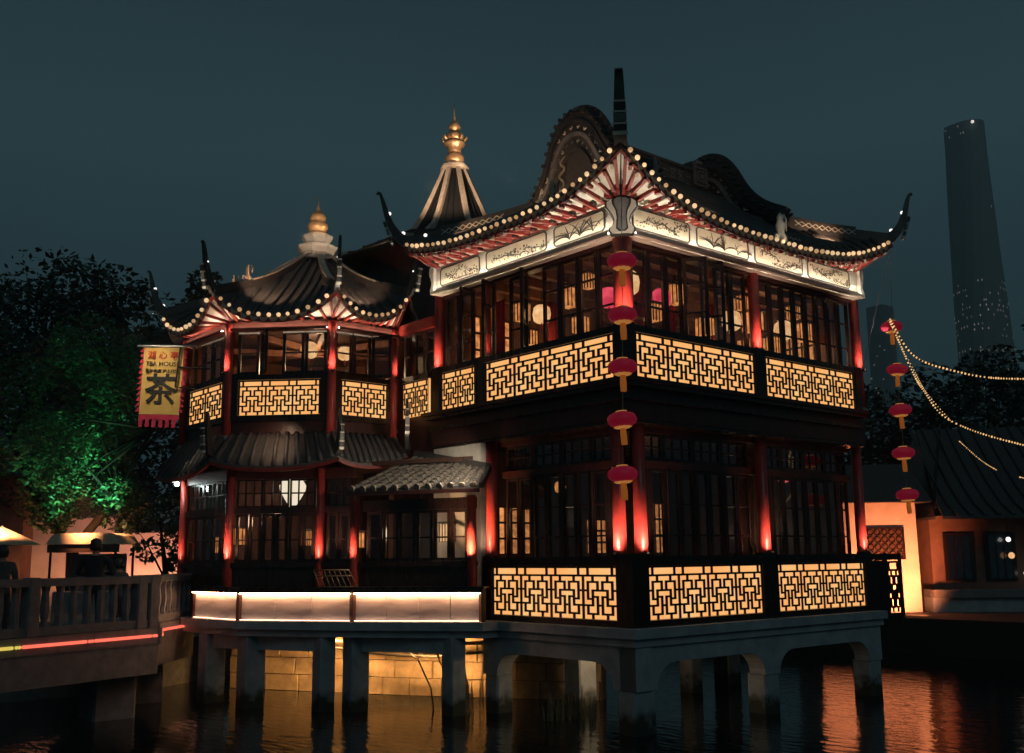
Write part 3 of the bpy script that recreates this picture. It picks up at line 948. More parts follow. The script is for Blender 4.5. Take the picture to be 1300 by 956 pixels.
def horn(parent, c, d, reach, rise, thick=0.085, tail=None, bands=True, lamps=2, face=None):
    """upswept ridge end: a tapering fin with a hooked tip, stucco bands on its outer face"""
    d = Vector((d[0], d[1], 0)).normalized()
    c = Vector(c)
    up = Vector((0, 0, 1))
    pts, hs = [], []
    if tail:
        for p in tail:
            pts.append(Vector(p))
            hs.append(0.20)
    prof = [(-0.30, 0.06, 0.20), (0.02, 0.10, 0.20), (0.30, 0.22, 0.17), (0.52, 0.38, 0.135), (0.68, 0.55, 0.11), (0.80, 0.72, 0.09), (0.90, 0.88, 0.07), (1.0, 1.0, 0.05), (1.08, 1.03, 0.03), (1.16, 0.99, 0.02)]
    for (a, z, h) in prof:
        pts.append(c + d * a * reach + up * z * rise)
        hs.append(h)
    s = d.cross(up)
    mb = MB()
    vs = []
    n = len(pts)
    for i, p in enumerate(pts):
        q = (pts[min(i + 1, n - 1)] - pts[max(i - 1, 0)]).normalized()
        sd = q.cross(up)
        sd = sd.normalized() if sd.length > 1e-4 else s
        if i >= len(tail or []):
            sd = s
        nn = sd.cross(q).normalized()
        th = thick * (0.5 if i < n - 7 else 0.5 - 0.032 * (i - n + 8))
        for a, b in ((-1, -0.5), (1, -0.5), (1, 0.5), (-1, 0.5)):
            vs.append(p + sd * a * th + nn * b * hs[i])
    fs = []
    for i in range(n - 1):
        for k in range(4):
            fs.append((i * 4 + k, i * 4 + (k + 1) % 4, (i + 1) * 4 + (k + 1) % 4, (i + 1) * 4 + k))
    fs += [(3, 2, 1, 0), tuple((n - 1) * 4 + k for k in range(4))]
    mb.add(vs, fs)
    o = mb.build('upswept_horn', ridgem, parent)
    if bands:
        # stacked ornament on the outer face of the fin
        items = [(0.02, 0.07, friezewhite, 1.2), (0.08, 0.15, ridgem, 1.05), (0.16, 0.19, friezewhite, 1.18), (0.20, 0.31, greystone, 1.02), (0.32, 0.345, friezewhite, 1.12), (0.36, 0.45, ridgem, 0.95), (0.46, 0.485, friezewhite, 1.0)]
        for (z0, z1, m_2, w) in items:
            k = z0 / max(rise, 0.1)
            off = 0.12 + reach * (0.10 + 0.80 * k) + 0.05
            p = c + d * off + up * (z0 + 0.02)
            q = c + d * (off + reach * 0.75 * (z1 - z0) / rise) + up * (z1 + 0.02)
            MB().bar(p, q, w * thick, 0.05, d).build('ornament_band', m_2, parent)
    for k in range(lamps):
        if k == 0:
            place(SBULB_ME, 'ridge_lamp', parent, Matrix.Translation(c + d * (0.62 * reach) + up * (0.62 * rise)))
            place(SBULB_ME, 'ridge_lamp', parent, Matrix.Translation(c + d * (0.02 * reach) + up * (0.24 * rise)))
        else:
            place(SBULB_ME, 'ridge_lamp', parent, Matrix.Translation(c - d * 0.42 + up * 0.20))
    return o

# hall roof --------------------------------------------------------
CF, CLB, CRB, CBB = Vector((-0.62, -0.60, 8.66)), Vector((-0.65, 5.08, 8.42)), Vector((7.10, -0.60, 8.62)), Vector((7.10, 5.30, 8.55))
def ER(t):
    k = abs(2 * t - 1) ** 3
    return Vector((-0.62 + 7.72 * t, -0.50 - 0.10 * k, 7.90 + (0.76 if t < 0.5 else 0.72) * k))
def EL(t):
    k = abs(2 * t - 1) ** 3
    return Vector((-0.62 - 0.03 * (1 - t), 5.08 - 5.68 * t, 8.08 + (0.34 if t < 0.5 else 0.58) * k))
def EB(t):
    k = abs(2 * t - 1) ** 3
    p = lerp(CBB, CLB, t)
    p.z -= 0.6 * (1 - k)
    return p
def EX(t):
    k = abs(2 * t - 1) ** 3
    p = lerp(CRB, CBB, t)
    p.z -= 0.65 * (1 - k)
    return p
G1, G2, G3, G4 = (1.4, 1.15, 9.12), (5.2, 1.15, 9.12), (1.4, 3.45, 9.12), (5.2, 3.45, 9.12)
hipF = curve_through([CF, lerp(CF, G1, 0.5) - Vector((0, 0, 0.06)), G1])
hipR = curve_through([CRB, lerp(CRB, G2, 0.5) - Vector((0, 0, 0.06)), G2])
hipLB = curve_through([CLB, lerp(CLB, G3, 0.5) - Vector((0, 0, 0.04)), G3])
hipBB = curve_through([CBB, lerp(CBB, G4, 0.5), G4])
def toridge(hip, end):
    def f(v):
        return hip(v / 0.62) if v < 0.62 else lerp(hip(1), end, (v - 0.62) / 0.38)
    return f
sF, sR = toridge(hipF, (1.4, 2.3, 10.0)), toridge(hipR, (5.2, 2.3, 10.0))
sLB, sBB = toridge(hipLB, (1.4, 2.3, 10.0)), toridge(hipBB, (5.2, 2.3, 10.0))
roof = MB()
roof.sheet(loft(ER, sF, sR, 10, 36), 0.07)
roof.sheet(loft(EL, hipLB, hipF, 7, 28), 0.07)
roof.sheet(loft(EB, sBB, sLB, 8, 14), 0.07)
roof.sheet(loft(EX, hipR, hipBB, 6, 14), 0.07)
roofo = roof.build('roof', tile, hall)

def tile_rows(parent, E, SA, SB, axis, n, vmax, material, r=0.05):
    a0, a1 = E(0)[axis], E(1)[axis]
    for k in range(n):
        c = a0 + (a1 - a0) * (k + 0.5) / n
        pts = []
        for i in range(9):
            v = vmax * i / 8
            A, B = SA(v)[axis], SB(v)[axis]
            t = (c - A) / (B - A)
            if t < 0.0 or t > 1.0:
                break
            pts.append(surf(E, SA, SB, t, v) + Vector((0, 0, 0.012)))
        if len(pts) > 1:
            MB().tube(pts, r, 6).build('tile_row', material, parent, smooth=True)
tile_rows(roofo, ER, sF, sR, 0, 35, 1.0, tile)
tile_rows(roofo, EL, hipLB, hipF, 1, 26, 1.0, tile)
eave_trim(roofo, ER, 44, 1, skip=0.012, sc=0.95)
eave_trim(roofo, EL, 33, 1, skip=0.015, sc=0.95)
# soffit boards and rafters
def WR(t):
    return Vector((max(0.10, min(6.70, 0.10 + (6.6) * ((t - 0.09) / 0.80))), 0.06, 8.13))
def WL_(t):
    return Vector((0.06, max(0.10, min(4.90, 5.0 - 4.9 * ((t - 0.03) / 0.86))), 8.13))
sfm = mat('soffit_board', (0.74, 0.70, 0.62), 0.7, col2=(0.60, 0.54, 0.46), scale=6, bump=0.1)
for (E, Wf, n) in ((ER, WR, 36), (EL, WL_, 28)):
    rows = [[lerp(Wf(j / n), E(j / n) - Vector((0, 0, 0.07)), i / 3) for j in range(n + 1)] for i in range(4)]
    MB().sheet(rows, 0.012).build('soffit', sfm, roofo)
    rafters(roofo, E, Wf, 32 if n == 36 else 24, rafterred, 0.05, 0.07)
    fb = MB()
    for j in range(n):
        fb.bar(E(j / n) - Vector((0, 0, 0.085)), E((j + 1) / n) - Vector((0, 0, 0.085)), 0.05, 0.05)
    fb.build('eave_board', rafterred, roofo)
    # painted rafter tips and bracket blocks crowding under the eave
    nb = 46 if n == 36 else 34
    for k in range(nb):
        t = 0.02 + 0.96 * (k + 0.5) / nb
        a, b = Wf(t), E(t)
        q = lerp(a, b - Vector((0, 0, 0.16)), 0.90)
        d_ = (b - a).normalized()
        MB().bar(q, q + d_ * 0.09, 0.05, 0.05).build('rafter_tip', tilecap if k % 2 else rafterred, roofo)
        q = lerp(a - Vector((0, 0, 0.02)), b - Vector((0, 0, 0.16)), 0.34)
        MB().bar(q - Vector((0, 0, 0.03)), q + Vector((0, 0, 0.06)), 0.07, 0.10, d_).build('bracket_block', [rafterred, wood, tilecap][k % 3], roofo)

# hip ridges and horns
for (hip, d, lab) in ((hipF, (-1, -0.97), 'F'), (hipLB, (-1, 1), 'L'), (hipR, (1, -1), 'R')):
    tail = [hip(0.55) + Vector((0, 0, 0.06)), hip(0.35) + Vector((0, 0, 0.06)), hip(0.16) + Vector((0, 0, 0.05)), hip(0.06) + Vector((0, 0, 0.05))]
    horn(roofo, hip(0.0), d, {'F': 0.46, 'L': 0.46, 'R': 0.40}[lab], {'F': 0.92, 'L': 1.06, 'R': 0.95}[lab], {'F': 0.19, 'L': 0.12, 'R': 0.12}[lab], tail=tail, bands=True)
    rb = MB()
    for i in range(8):
        a, b = 0.3 + i * 0.0875, 0.3 + (i + 1) * 0.0875
        rb.bar(hip(a) + Vector((0, 0, 0.09)), hip(b) + Vector((0, 0, 0.09)), 0.13, 0.24)
    rb.build('hip_ridge', ridgem, roofo)
    # white stucco fretwork on the ridge face
    dd = (hip(0.4) - hip(0.2)).normalized()
    side = Vector((dd.y, -dd.x, 0)).normalized()
    if lab == 'L':
        side = -Vector((dd.y, -dd.x, 0)).normalized() * -1
    fr = MB()
    for k in range(9):
        a = 0.30 + 0.045 * k
        p = hip(a) + Vector((0, 0, 0.09))
        q = hip(a + 0.045) + Vector((0, 0, 0.09))
        for sg in (1, -1):
            o_ = side * sg * 0.07
            fr.bar(p + o_ + Vector((0, 0, 0.05)), q + o_ - Vector((0, 0, 0.05)), 0.012, 0.014)
            fr.bar(p + o_ - Vector((0, 0, 0.05)), q + o_ + Vector((0, 0, 0.05)), 0.012, 0.014)
    fr.build('fretwork', friezewhite, roofo)['kind'] = 'stuff'

# gable humps
hump0 = [(3.62, 9.05), (3.60, 9.30), (3.46, 9.46), (3.30, 9.66), (3.14, 10.0), (3.02, 10.28), (2.88, 10.50), (2.70, 10.65), (2.48, 10.72), (2.24, 10.70), (2.02, 10.60), (1.84, 10.42), (1.68, 10.18), (1.55, 9.94), (1.40, 9.72), (1.18, 9.48), (0.88, 9.26), (0.55, 9.08), (0.50, 8.96)]
_hc = curve_through([(0, y, z) for y, z in hump0])
hump = [(_hc(i / 54).y, _hc(i / 54).z) for i in range(55)]
for gx, t_ in ((1.30, 0.24), (5.06, 0.24)):
    mid = (2.3, 9.3)
    o = MB().extr([(gx, y, z) for y, z in hump], (t_, 0, 0)).build('gable_hump', ridgem, roofo)
    for s_, pr_ in ((0.90, 0.03), (0.74, 0.055), (0.55, 0.03)):
        q = [((y - mid[0]) * s_ + mid[0], (z - 9.05) * s_ + 9.05) for y, z in hump]
        rim = MB()
        for i in range(1, len(q) - 2):
            rim.bar((gx - pr_ / 2, q[i][0], q[i][1]), (gx - pr_ / 2, q[i + 1][0], q[i + 1][1]), pr_ + 0.02, 0.06, (1, 0, 0), pr_ + 0.02, 0.06)
        rim.build('gable_moulding', ridgem if s_ != 0.74 else greystone, roofo)
    cap = MB()
    for i in range(1, len(hump) - 2):
        cap.bar((gx + t_ / 2, hump[i][0], hump[i][1]), (gx + t_ / 2, hump[i + 1][0], hump[i + 1][1]), t_ + 0.08, 0.05, (1, 0, 0), t_ + 0.08, 0.05)
    cap.build('gable_coping', tile, roofo)
    # barrel tiles laid across the coping, and plaster scrolls on the face, with pale dashes imitating rim highlights
    for i in range(3, len(hump) - 3, 2):
        MB().tube([(gx - 0.06, hump[i][0], hump[i][1] + 0.03), (gx + t_ + 0.06, hump[i][0], hump[i][1] + 0.03)], 0.04, 7).build('coping_tile', tile, roofo)
    for s_2, off_ in ((0.83, 0.0), (0.66, 0.3)):
        q = [((y - 2.3) * s_2 + 2.3, (z - 9.05) * s_2 + 9.05) for y, z in hump]
        for i in range(6, len(q) - 8, 3):
            b_1, b_2 = Vector((gx - 0.03, q[i][0], q[i][1])), Vector((gx - 0.03, q[i + 1][0], q[i + 1][1]))
            sc_ = MB()
            d_ = (b_2 - b_1)
            nn_ = Vector((0, -d_.z, d_.y)).normalized()
            sc_.tube([b_1, lerp(b_1, b_2, 0.5) + nn_ * 0.035, b_2, b_2 - nn_ * 0.02], [0.012, 0.018, 0.014, 0.006], 6)
            sc_.build('plaster_scroll', greystone if random.random() < 0.5 else friezewhite, roofo, smooth=True)
    vine = [(gx - 0.03, 2.75, 9.25), (gx - 0.04, 2.62, 9.42), (gx - 0.04, 2.74, 9.56), (gx - 0.04, 2.60, 9.68), (gx - 0.04, 2.70, 9.82), (gx - 0.03, 2.58, 9.92)]
    MB().tube([curve_through(vine)(i / 20) for i in range(21)], 0.025, 6).build('plaster_scroll', tilecap, roofo, smooth=True)
# stucco cartouche low on the near gable and a small figure above it
MB().extr([(1.285, 3.44, 9.26), (1.285, 3.36, 9.24), (1.285, 3.24, 9.48), (1.285, 3.30, 9.54)], (-0.02, 0, 0)).build('cartouche', friezewhite, roofo)
MB().extr([(1.268, 3.425, 9.29), (1.268, 3.37, 9.275), (1.268, 3.265, 9.48), (1.268, 3.305, 9.505)], (-0.01, 0, 0)).build('cartouche', ridgem, roofo)

# main ridge with pierced tracery
rg = MB().box(1.55, 5.05, 2.22, 2.40, 9.80, 10.30).build('main_ridge', ridgem, roofo)
MB().box(1.55, 5.05, 2.18, 2.44, 10.302, 10.36).build('ridge_cap', tile, roofo)
tr_ = MB()
for k in range(14):
    x = 1.75 + k * 0.23
    if k % 3 != 2:
        tr_.box(x, x + 0.15, 2.205, 2.222, 10.20, 10.225)
        tr_.box(x, x + 0.15, 2.205, 2.222, 10.02, 10.04)
        tr_.bar((x + 0.02, 2.213, 10.06), (x + 0.13, 2.213, 10.18), 0.016, 0.02, (0, 1, 0))
        tr_.bar((x + 0.02, 2.213, 10.18), (x + 0.13, 2.213, 10.06), 0.016, 0.02, (0, 1, 0))
    else:
        tr_.box(x, x + 0.17, 2.205, 2.222, 9.98, 10.0).box(x, x + 0.17, 2.205, 2.222, 10.14, 10.16)
tr_.build('ridge_tracery', greystone, roofo)['kind'] = 'stuff'
fret = MB()
for k, s_ in enumerate((0.20, 0.12, 0.05)):
    cx, cz = 4.72, 10.22
    for (a, b, c_, d_) in ((-s_, s_, s_ - 0.03, s_), (-s_, s_, -s_, -s_ + 0.03), (-s_, -s_ + 0.03, -s_ + 0.03, s_ - 0.03), (s_ - 0.03, s_, -s_ + 0.03, s_ - 0.03)):
        fret.box(cx + a, cx + b, 2.15 - 0.01 * k, 2.20, cz + c_, cz + d_)
fret.box(4.50, 4.60, 2.16, 2.24, 10.44, 10.50).box(4.58, 4.78, 2.16, 2.24, 10.50, 10.56)
fret.build('fret_ornament', greystone, roofo)
MB().box(4.48, 4.96, 2.20, 2.42, 10.0, 10.52).build('ridge_block', ridgem, roofo)

# small glazed figures riding the roof edges
def figure(parent, p, s=1.0, m_2=tilecap):
    p = Vector(p)
    b = MB()
    b.lathe([(0.07 * s, 0), (0.09 * s, 0.05 * s), (0.05 * s, 0.14 * s), (0.075 * s, 0.24 * s), (0.045 * s, 0.31 * s), (0.05 * s, 0.36 * s), (0.02 * s, 0.42 * s)], p, 9)
    b.tube([p + Vector((0.05, 0, 0.25)) * s, p + Vector((0.12, 0, 0.20)) * s, p + Vector((0.13, 0, 0.36)) * s, p + Vector((0.08, 0, 0.42)) * s], 0.018 * s, 6)
    b.tube([p + Vector((-0.05, 0, 0.05)) * s, p + Vector((-0.14, -0.02, 0.08)) * s, p + Vector((-0.16, 0, -0.06)) * s], 0.03 * s, 6)
    return b.build('roof_figure', m_2, parent, smooth=True)
figure(roofo, (3.66, -0.40, 7.98), 1.3, friezewhite)
lamp('figure_uplight', 'SPOT', (3.35, -0.75, 7.75), 7, (1.0, 0.80, 0.58), 0.03, (3.66, -0.4, 8.3), R(50), 0.7)
figure(roofo, (0.55, -0.25, 8.50), 0.8, greystone)
figure(roofo, (-0.30, 1.28, 8.34), 0.85)
# ridge wall above the right eave, with white fret
MB().bar((4.0, -0.15, 8.20), (6.4, -0.25, 8.36), 0.10, 0.22).build('eave_ridge', ridgem, roofo)
fr = MB()
for k in range(5):
    x = 4.12 + k * 0.13
    fr.bar((x, -0.215, 8.15), (x + 0.12, -0.215, 8.25), 0.012, 0.016, (0, 1, 0))
    fr.bar((x, -0.215, 8.25), (x + 0.12, -0.215, 8.15), 0.012, 0.016, (0, 1, 0))
fr.build('fretwork', friezewhite, roofo)['kind'] = 'stuff'

# ------------------------------------------------------------------ hall interior
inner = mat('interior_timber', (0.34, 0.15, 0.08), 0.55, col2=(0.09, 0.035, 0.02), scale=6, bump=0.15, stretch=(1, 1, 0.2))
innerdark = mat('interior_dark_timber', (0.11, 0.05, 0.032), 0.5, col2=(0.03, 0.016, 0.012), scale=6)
MB().box(0.35, 6.6, 4.80, 4.98, 5.11, 7.60).build('inner_wall', inner, hall)
MB().box(6.55, 6.68, 0.5, 4.79, 5.11, 7.60).build('inner_wall', inner, hall)
MB().box(0.33, 6.72, 0.33, 4.98, 7.61, 7.68).build('inner_ceiling', inner, hall)
for k in range(7):
    MB().box(0.34, 6.54, 0.7 + k * 0.6, 0.82 + k * 0.6, 7.46, 7.608).build('ceiling_beam', inner, hall)
for (x, y) in ((2.0, 2.0), (4.6, 2.0), (2.0, 3.8), (4.6, 3.8)):
    MB().lathe([(0.11, 0), (0.11, 2.34)], (x, y, 5.11), 12).build('inner_column', redpaint, hall, smooth=True)
MB().box(0.05, 0.20, 3.64, 5.05, 1.5, 4.61).build('plaster_wall', plaster, hall)
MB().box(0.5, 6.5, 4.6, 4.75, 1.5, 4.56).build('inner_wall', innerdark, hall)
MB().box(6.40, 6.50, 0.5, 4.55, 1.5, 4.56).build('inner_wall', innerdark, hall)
# lit lattice screens on the inner walls
for (x0, x1, z0, z1, m_2) in ((0.8, 1.7, 6.2, 7.2, amberglow), (2.7, 4.0, 6.35, 7.1, amberglow), (5.2, 6.2, 6.2, 7.2, amberglow), (1.2, 2.0, 2.6, 3.5, amberglow), (3.6, 4.3, 2.6, 3.3, amberglow), (5.3, 5.9, 2.6, 3.7, amberglow)):
    yb = 4.79 if z0 > 5 else 4.59
    o = MB().box(x0, x1, yb - 0.03, yb - 0.002, z0, z1).build('lit_screen', m_2, hall)
    b = MB()
    nx = int((x1 - x0) / 0.14)
    for i in range(nx + 1):
        x = x0 + (x1 - x0) * i / nx
        b.box(x - 0.015, x + 0.015, yb - 0.06, yb - 0.032, z0, z1)
    for i in range(4):
        z = z0 + (z1 - z0) * i / 3
        b.box(x0 - 0.03, x1 + 0.03, yb - 0.068, yb - 0.03, z - 0.02, z + 0.02)
    b.build('screen_bars', innerdark, o)
for (y0, y1, z0, z1) in ((0.9, 1.9, 6.2, 7.2), (2.5, 3.6, 6.3, 7.1)):
    o = MB().box(6.50, 6.548, y0, y1, z0, z1).build('lit_screen', amberglow, hall)
    b = MB()
    for i in range(8):
        y = y0 + (y1 - y0) * i / 7
        b.box(6.46, 6.498, y - 0.015, y + 0.015, z0, z1)
    b.box(6.455, 6.499, y0, y1, (z0 + z1) / 2 - 0.02, (z0 + z1) / 2 + 0.02)
    b.build('screen_bars', innerdark, o)
redcloth = mat('red_cloth', (0.55, 0.03, 0.05), 0.8, col2=(0.35, 0.015, 0.03), scale=8)

# things hanging and standing inside
def hanging_lantern(loc, s, material, label, top, kind='drum', grp=None):
    x, y, z = loc
    t = thing('hanging_lantern', label, 'lantern', (x, y, z), grp)
    if kind == 'drum':
        MB().lathe([(0.10 * s, -0.16 * s), (0.15 * s, -0.12 * s), (0.17 * s, 0), (0.15 * s, 0.12 * s), (0.10 * s, 0.16 * s)], loc, 14).build('shade', material, t, smooth=True)
    else:
        MB().lathe([(0.03 * s, -0.26 * s), (0.12 * s, -0.12 * s), (0.20 * s, 0.02 * s), (0.21 * s, 0.10 * s), (0.16 * s, 0.18 * s), (0.05 * s, 0.21 * s)], loc, 16).build('shade', material, t, smooth=True)
    MB().lathe([(0.10 * s, 0), (0.11 * s, 0.02 * s), (0.05 * s, 0.05 * s)], (x, y, z + 0.165 * s + (0.03 * s if kind != 'drum' else 0)), 12).build('cap', innerdark, t)
    MB().tube([(x, y, z + 0.2 * s), (x, y, top)], 0.006, 5).build('cord', innerdark, t)
    MB().lathe([(0.012, -0.14 * s), (0.02, -0.05 * s), (0.01, 0)], (x, y, z - 0.16 * s - (0.1 * s if kind != 'drum' else 0)), 7).build('tassel', redcloth, t)
    return t
hanging_lantern((0.85, 1.15, 6.85), 1.0, pinkglow, 'rosy glowing drum lantern behind the upper windows beside the corner post', 7.47)
hanging_lantern((0.75, 0.62, 6.98), 1.2, lanternglow, 'cream glowing drum lantern inside the upper corner next to the red lantern string', 7.47)
hanging_lantern((1.9, 0.9, 6.95), 1.0, pinkglow, 'rosy glowing drum lantern behind the opened casement of the upper storey', 7.47)
hanging_lantern((4.1, 1.1, 6.9), 1.1, lanternglow, 'cream glowing drum lantern behind the narrow upper windows', 7.47)
hanging_lantern((5.6, 1.0, 6.9), 1.1, lanternglow, 'cream drum lantern near the far end of the narrow upper windows', 7.47)
hanging_lantern((0.9, 2.9, 6.9), 1.0, lanternglow, 'cream drum lantern inside the upper storey over the short lattice panel', 7.47)
hanging_lantern((1.0, 2.6, 3.75), 0.6, amberglow, 'small amber drum lantern inside the ground floor near the plaster wall', 4.57)
hanging_lantern((5.6, 1.2, 4.05), 0.8, pinkglow, 'rosy drum lantern inside the dim ground floor bay', 4.57)
for (x, y, z, e) in ((1.3, 1.3, 6.7, 6), (3.2, 1.5, 6.7, 4), (5.2, 1.4, 6.7, 20), (1.3, 3.6, 6.7, 8), (3.6, 3.4, 6.7, 6)):
    lamp('interior_lamp', 'POINT', (x, y, z), e, (1.0, 0.62, 0.32), 0.15)
for (x, y, z, e) in ((1.2, 2.6, 3.2, 6), (3.4, 2.8, 3.4, 1.5), (5.6, 2.4, 3.0, 7)):
    lamp('interior_lamp', 'POINT', (x, y, z), e, (1.0, 0.62, 0.32), 0.15)
for (x, y, z0, z1, rz, lab) in ((1.25, 0.75, 6.5, 7.2, 10, 'red cloth banner hanging inside the upper corner window'), (0.72, 3.9, 6.3, 7.3, 80, 'red cloth banner behind the opened casement over the short lattice panel'), (2.2, 1.0, 6.2, 6.9, 5, 'red cloth panel behind the middle of the upper windows')):
    M = Matrix.Translation((x, y, z0)) @ Matrix.Rotation(R(rz), 4, 'Z')
    mb = MB()
    mb.sheet([[(0.45 * i / 8 - 0.22, 0.02 * math.sin(i * 1.7), 0.0) for i in range(9)], [(0.45 * i / 8 - 0.22, 0.02 * math.sin(i * 1.7 + 0.4), z1 - z0) for i in range(9)]], 0.0)
    mb2 = MB()
    for i in range(8):
        xa, xb = 0.45 * i / 8 - 0.22, 0.45 * (i + 1) / 8 - 0.22
        ya, yb = 0.02 * math.sin(i * 1.7), 0.02 * math.sin((i + 1) * 1.7)
        mb2.add([(xa, ya, 0), (xb, yb, 0), (xb, yb, z1 - z0), (xa, ya, z1 - z0), (xa, ya + 0.006, 0), (xb, yb + 0.006, 0), (xb, yb + 0.006, z1 - z0), (xa, ya + 0.006, z1 - z0)], [(0, 1, 2, 3), (7, 6, 5, 4), (0, 4, 5, 1), (3, 2, 6, 7)])
    t = thing('cloth_banner', lab, 'banner', (x, y, z0))
    mb2.build('cloth', redcloth, t, M)
    MB().tube([(-0.26, 0, z1 - z0), (0.26, 0, z1 - z0)], 0.012, 6).build('rod', innerdark, t, M)
    MB().tube([(-0.2, 0, z1 - z0), (-0.2, 0, 7.5 - z0)], 0.004, 4).tube([(0.2, 0, z1 - z0), (0.2, 0, 7.5 - z0)], 0.004, 4).build('hanging_cords', innerdark, t, M)

def tea_table(x, y, z, label):
    t = thing('tea_table', label, 'table', (x, y, z), 'tea tables inside the house')
    MB().cbox(x - 0.35, x + 0.35, y - 0.35, y + 0.35, z + 0.70, z + 0.75, 0.01).build('table_top', inner, t)
    for sx in (-1, 1):
        for sy in (-1, 1):
            MB().box(x + sx * 0.29 - 0.025, x + sx * 0.29 + 0.025, y + sy * 0.29 - 0.025, y + sy * 0.29 + 0.025, z, z + 0.70).build('leg', inner, t)
tea_table(1.0, 1.1, 5.10, 'square brown tea table inside the upper corner of the hall')
tea_table(2.7, 1.0, 5.10, 'square brown tea table behind the opened upper casement')
tea_table(1.2, 2.0, 1.50, 'square brown tea table on the ground floor behind the lattice corner')
tea_table(5.2, 1.3, 1.50, 'square brown tea table in the dim ground floor bay')
# palace lanterns: amber boxes with dark bars close behind the windows
def palace_lantern(loc, s, label, top, glow=None):
    x, y, z = loc
    t = thing('palace_lantern', label, 'lantern', loc, 'amber box lanterns inside the hall')
    MB().box(x - 0.12 * s, x + 0.12 * s, y - 0.12 * s, y + 0.12 * s, z - 0.15 * s, z + 0.15 * s).build('paper_box', glow or amberglow, t)
    b = MB()
    for sx in (-1, -0.33, 0.33, 1):
        for sy in (-1, 1):
            b.box(x + sx * 0.125 * s - 0.008, x + sx * 0.125 * s + 0.008, y + sy * 0.128 * s - 0.006, y + sy * 0.128 * s + 0.006, z - 0.17 * s, z + 0.17 * s)
            b.box(x + sy * 0.128 * s - 0.006, x + sy * 0.128 * s + 0.006, y + sx * 0.125 * s - 0.0085, y + sx * 0.125 * s + 0.0085, z - 0.17 * s, z + 0.17 * s)
    b.build('bars', innerdark, t)
    MB().box(x - 0.15 * s, x + 0.15 * s, y - 0.15 * s, y + 0.15 * s, z + 0.17 * s, z + 0.20 * s).build('cap', innerdark, t)
    MB().tube([(x, y, z + 0.2 * s), (x, y, top)], 0.006, 5).build('cord', innerdark, t)
for (x, y, z, s, lab) in [
        (1.05, 2.35, 7.12, 1.1, 'amber box lantern behind the middle casements of the side facing the pavilion'),
        (1.0, 2.0, 6.55, 0.9, 'smaller amber box lantern hanging lower, side facing the pavilion'),
        (0.8, 3.35, 7.0, 1.0, 'amber box lantern beside the opened casement over the post'),
        (0.9, 4.3, 6.7, 1.0, 'amber box lantern over the short lattice panel'),
        (2.35, 0.95, 7.1, 1.1, 'amber box lantern behind the opened casement facing the rope lights'),
        (3.05, 0.9, 6.6, 1.0, 'amber box lantern next to the middle upper column'),
        (4.55, 0.95, 6.9, 1.2, 'amber box lantern behind the first narrow upper windows past the column'),
        (5.05, 0.9, 6.5, 1.0, 'smaller amber box lantern low behind the narrow upper windows'),
        (6.1, 0.9, 6.9, 1.1, 'amber box lantern near the far corner column'),
        (1.55, 0.8, 6.62, 0.9, 'amber box lantern low between the rosy lantern and the opened casement'),
        (3.95, 0.75, 7.15, 0.8, 'little amber box lantern high behind the narrow windows past the column'),
        (5.6, 0.75, 7.2, 0.8, 'little amber box lantern high behind the last narrow upper windows'),
        (0.75, 1.55, 7.2, 0.8, 'little amber box lantern high beside the rosy lantern near the corner'),
        (0.7, 3.0, 6.45, 0.8, 'little amber box lantern low on the side facing the pavilion')]:
    palace_lantern((x, y, z), s, lab, 7.47)
# warm lamps tucked behind the roof parapets, washing tiles and gable
for (p, e, tg) in (((-0.35, 4.2, 8.75), 9, (0.6, 3.6, 8.7)), ((-0.30, 2.2, 8.62), 12, (1.3, 2.4, 9.7)), ((5.6, -0.2, 8.55), 9, (6.0, 0.6, 8.6)), ((2.4, -0.1, 8.5), 8, (2.6, 2.2, 9.9))):
    lamp('roof_wash', 'SPOT', p, e * 5, (1.0, 0.62, 0.36), 0.04, tg, R(110), 0.9)

# ================================================================== OCTAGONAL PAVILION
lit_st = mat('lit_ridge_stucco', (0.62, 0.52, 0.42), 0.7, col2=(0.46, 0.37, 0.29), scale=7, bump=0.2)  # paler copy of the ridge stucco, so caps and hips look lit
pav = thing('octagonal_pavilion', 'eight-sided two-storey pavilion with upswept roof corners and small gilded finial', 'pavilion', (-0.5, 8.6, 1.5))
PC = Vector((-0.486, 8.66, 0))
def octv(ap, i):
    a = R(-157.5 + 45 * i)          # 0: left/front vertex pair order LL.. handled below
    rr = ap / math.cos(R(22.5))
    return Vector((PC.x + rr * math.cos(a), PC.y + rr * math.sin(a), 0))
# octv(ap,-1)=LL far-left, 0=LF, 1=FR, 2=RR (right), going counter-clockwise
AP = 2.414
V_LL, V_LF, V_FR = octv(AP, -1), octv(AP, 0), octv(AP, 1)
V_RR = Vector((0.0, V_FR.y, 0))
PF = [facade(V_LL, V_LF), facade(V_LF, V_FR), facade(V_FR, V_RR)]
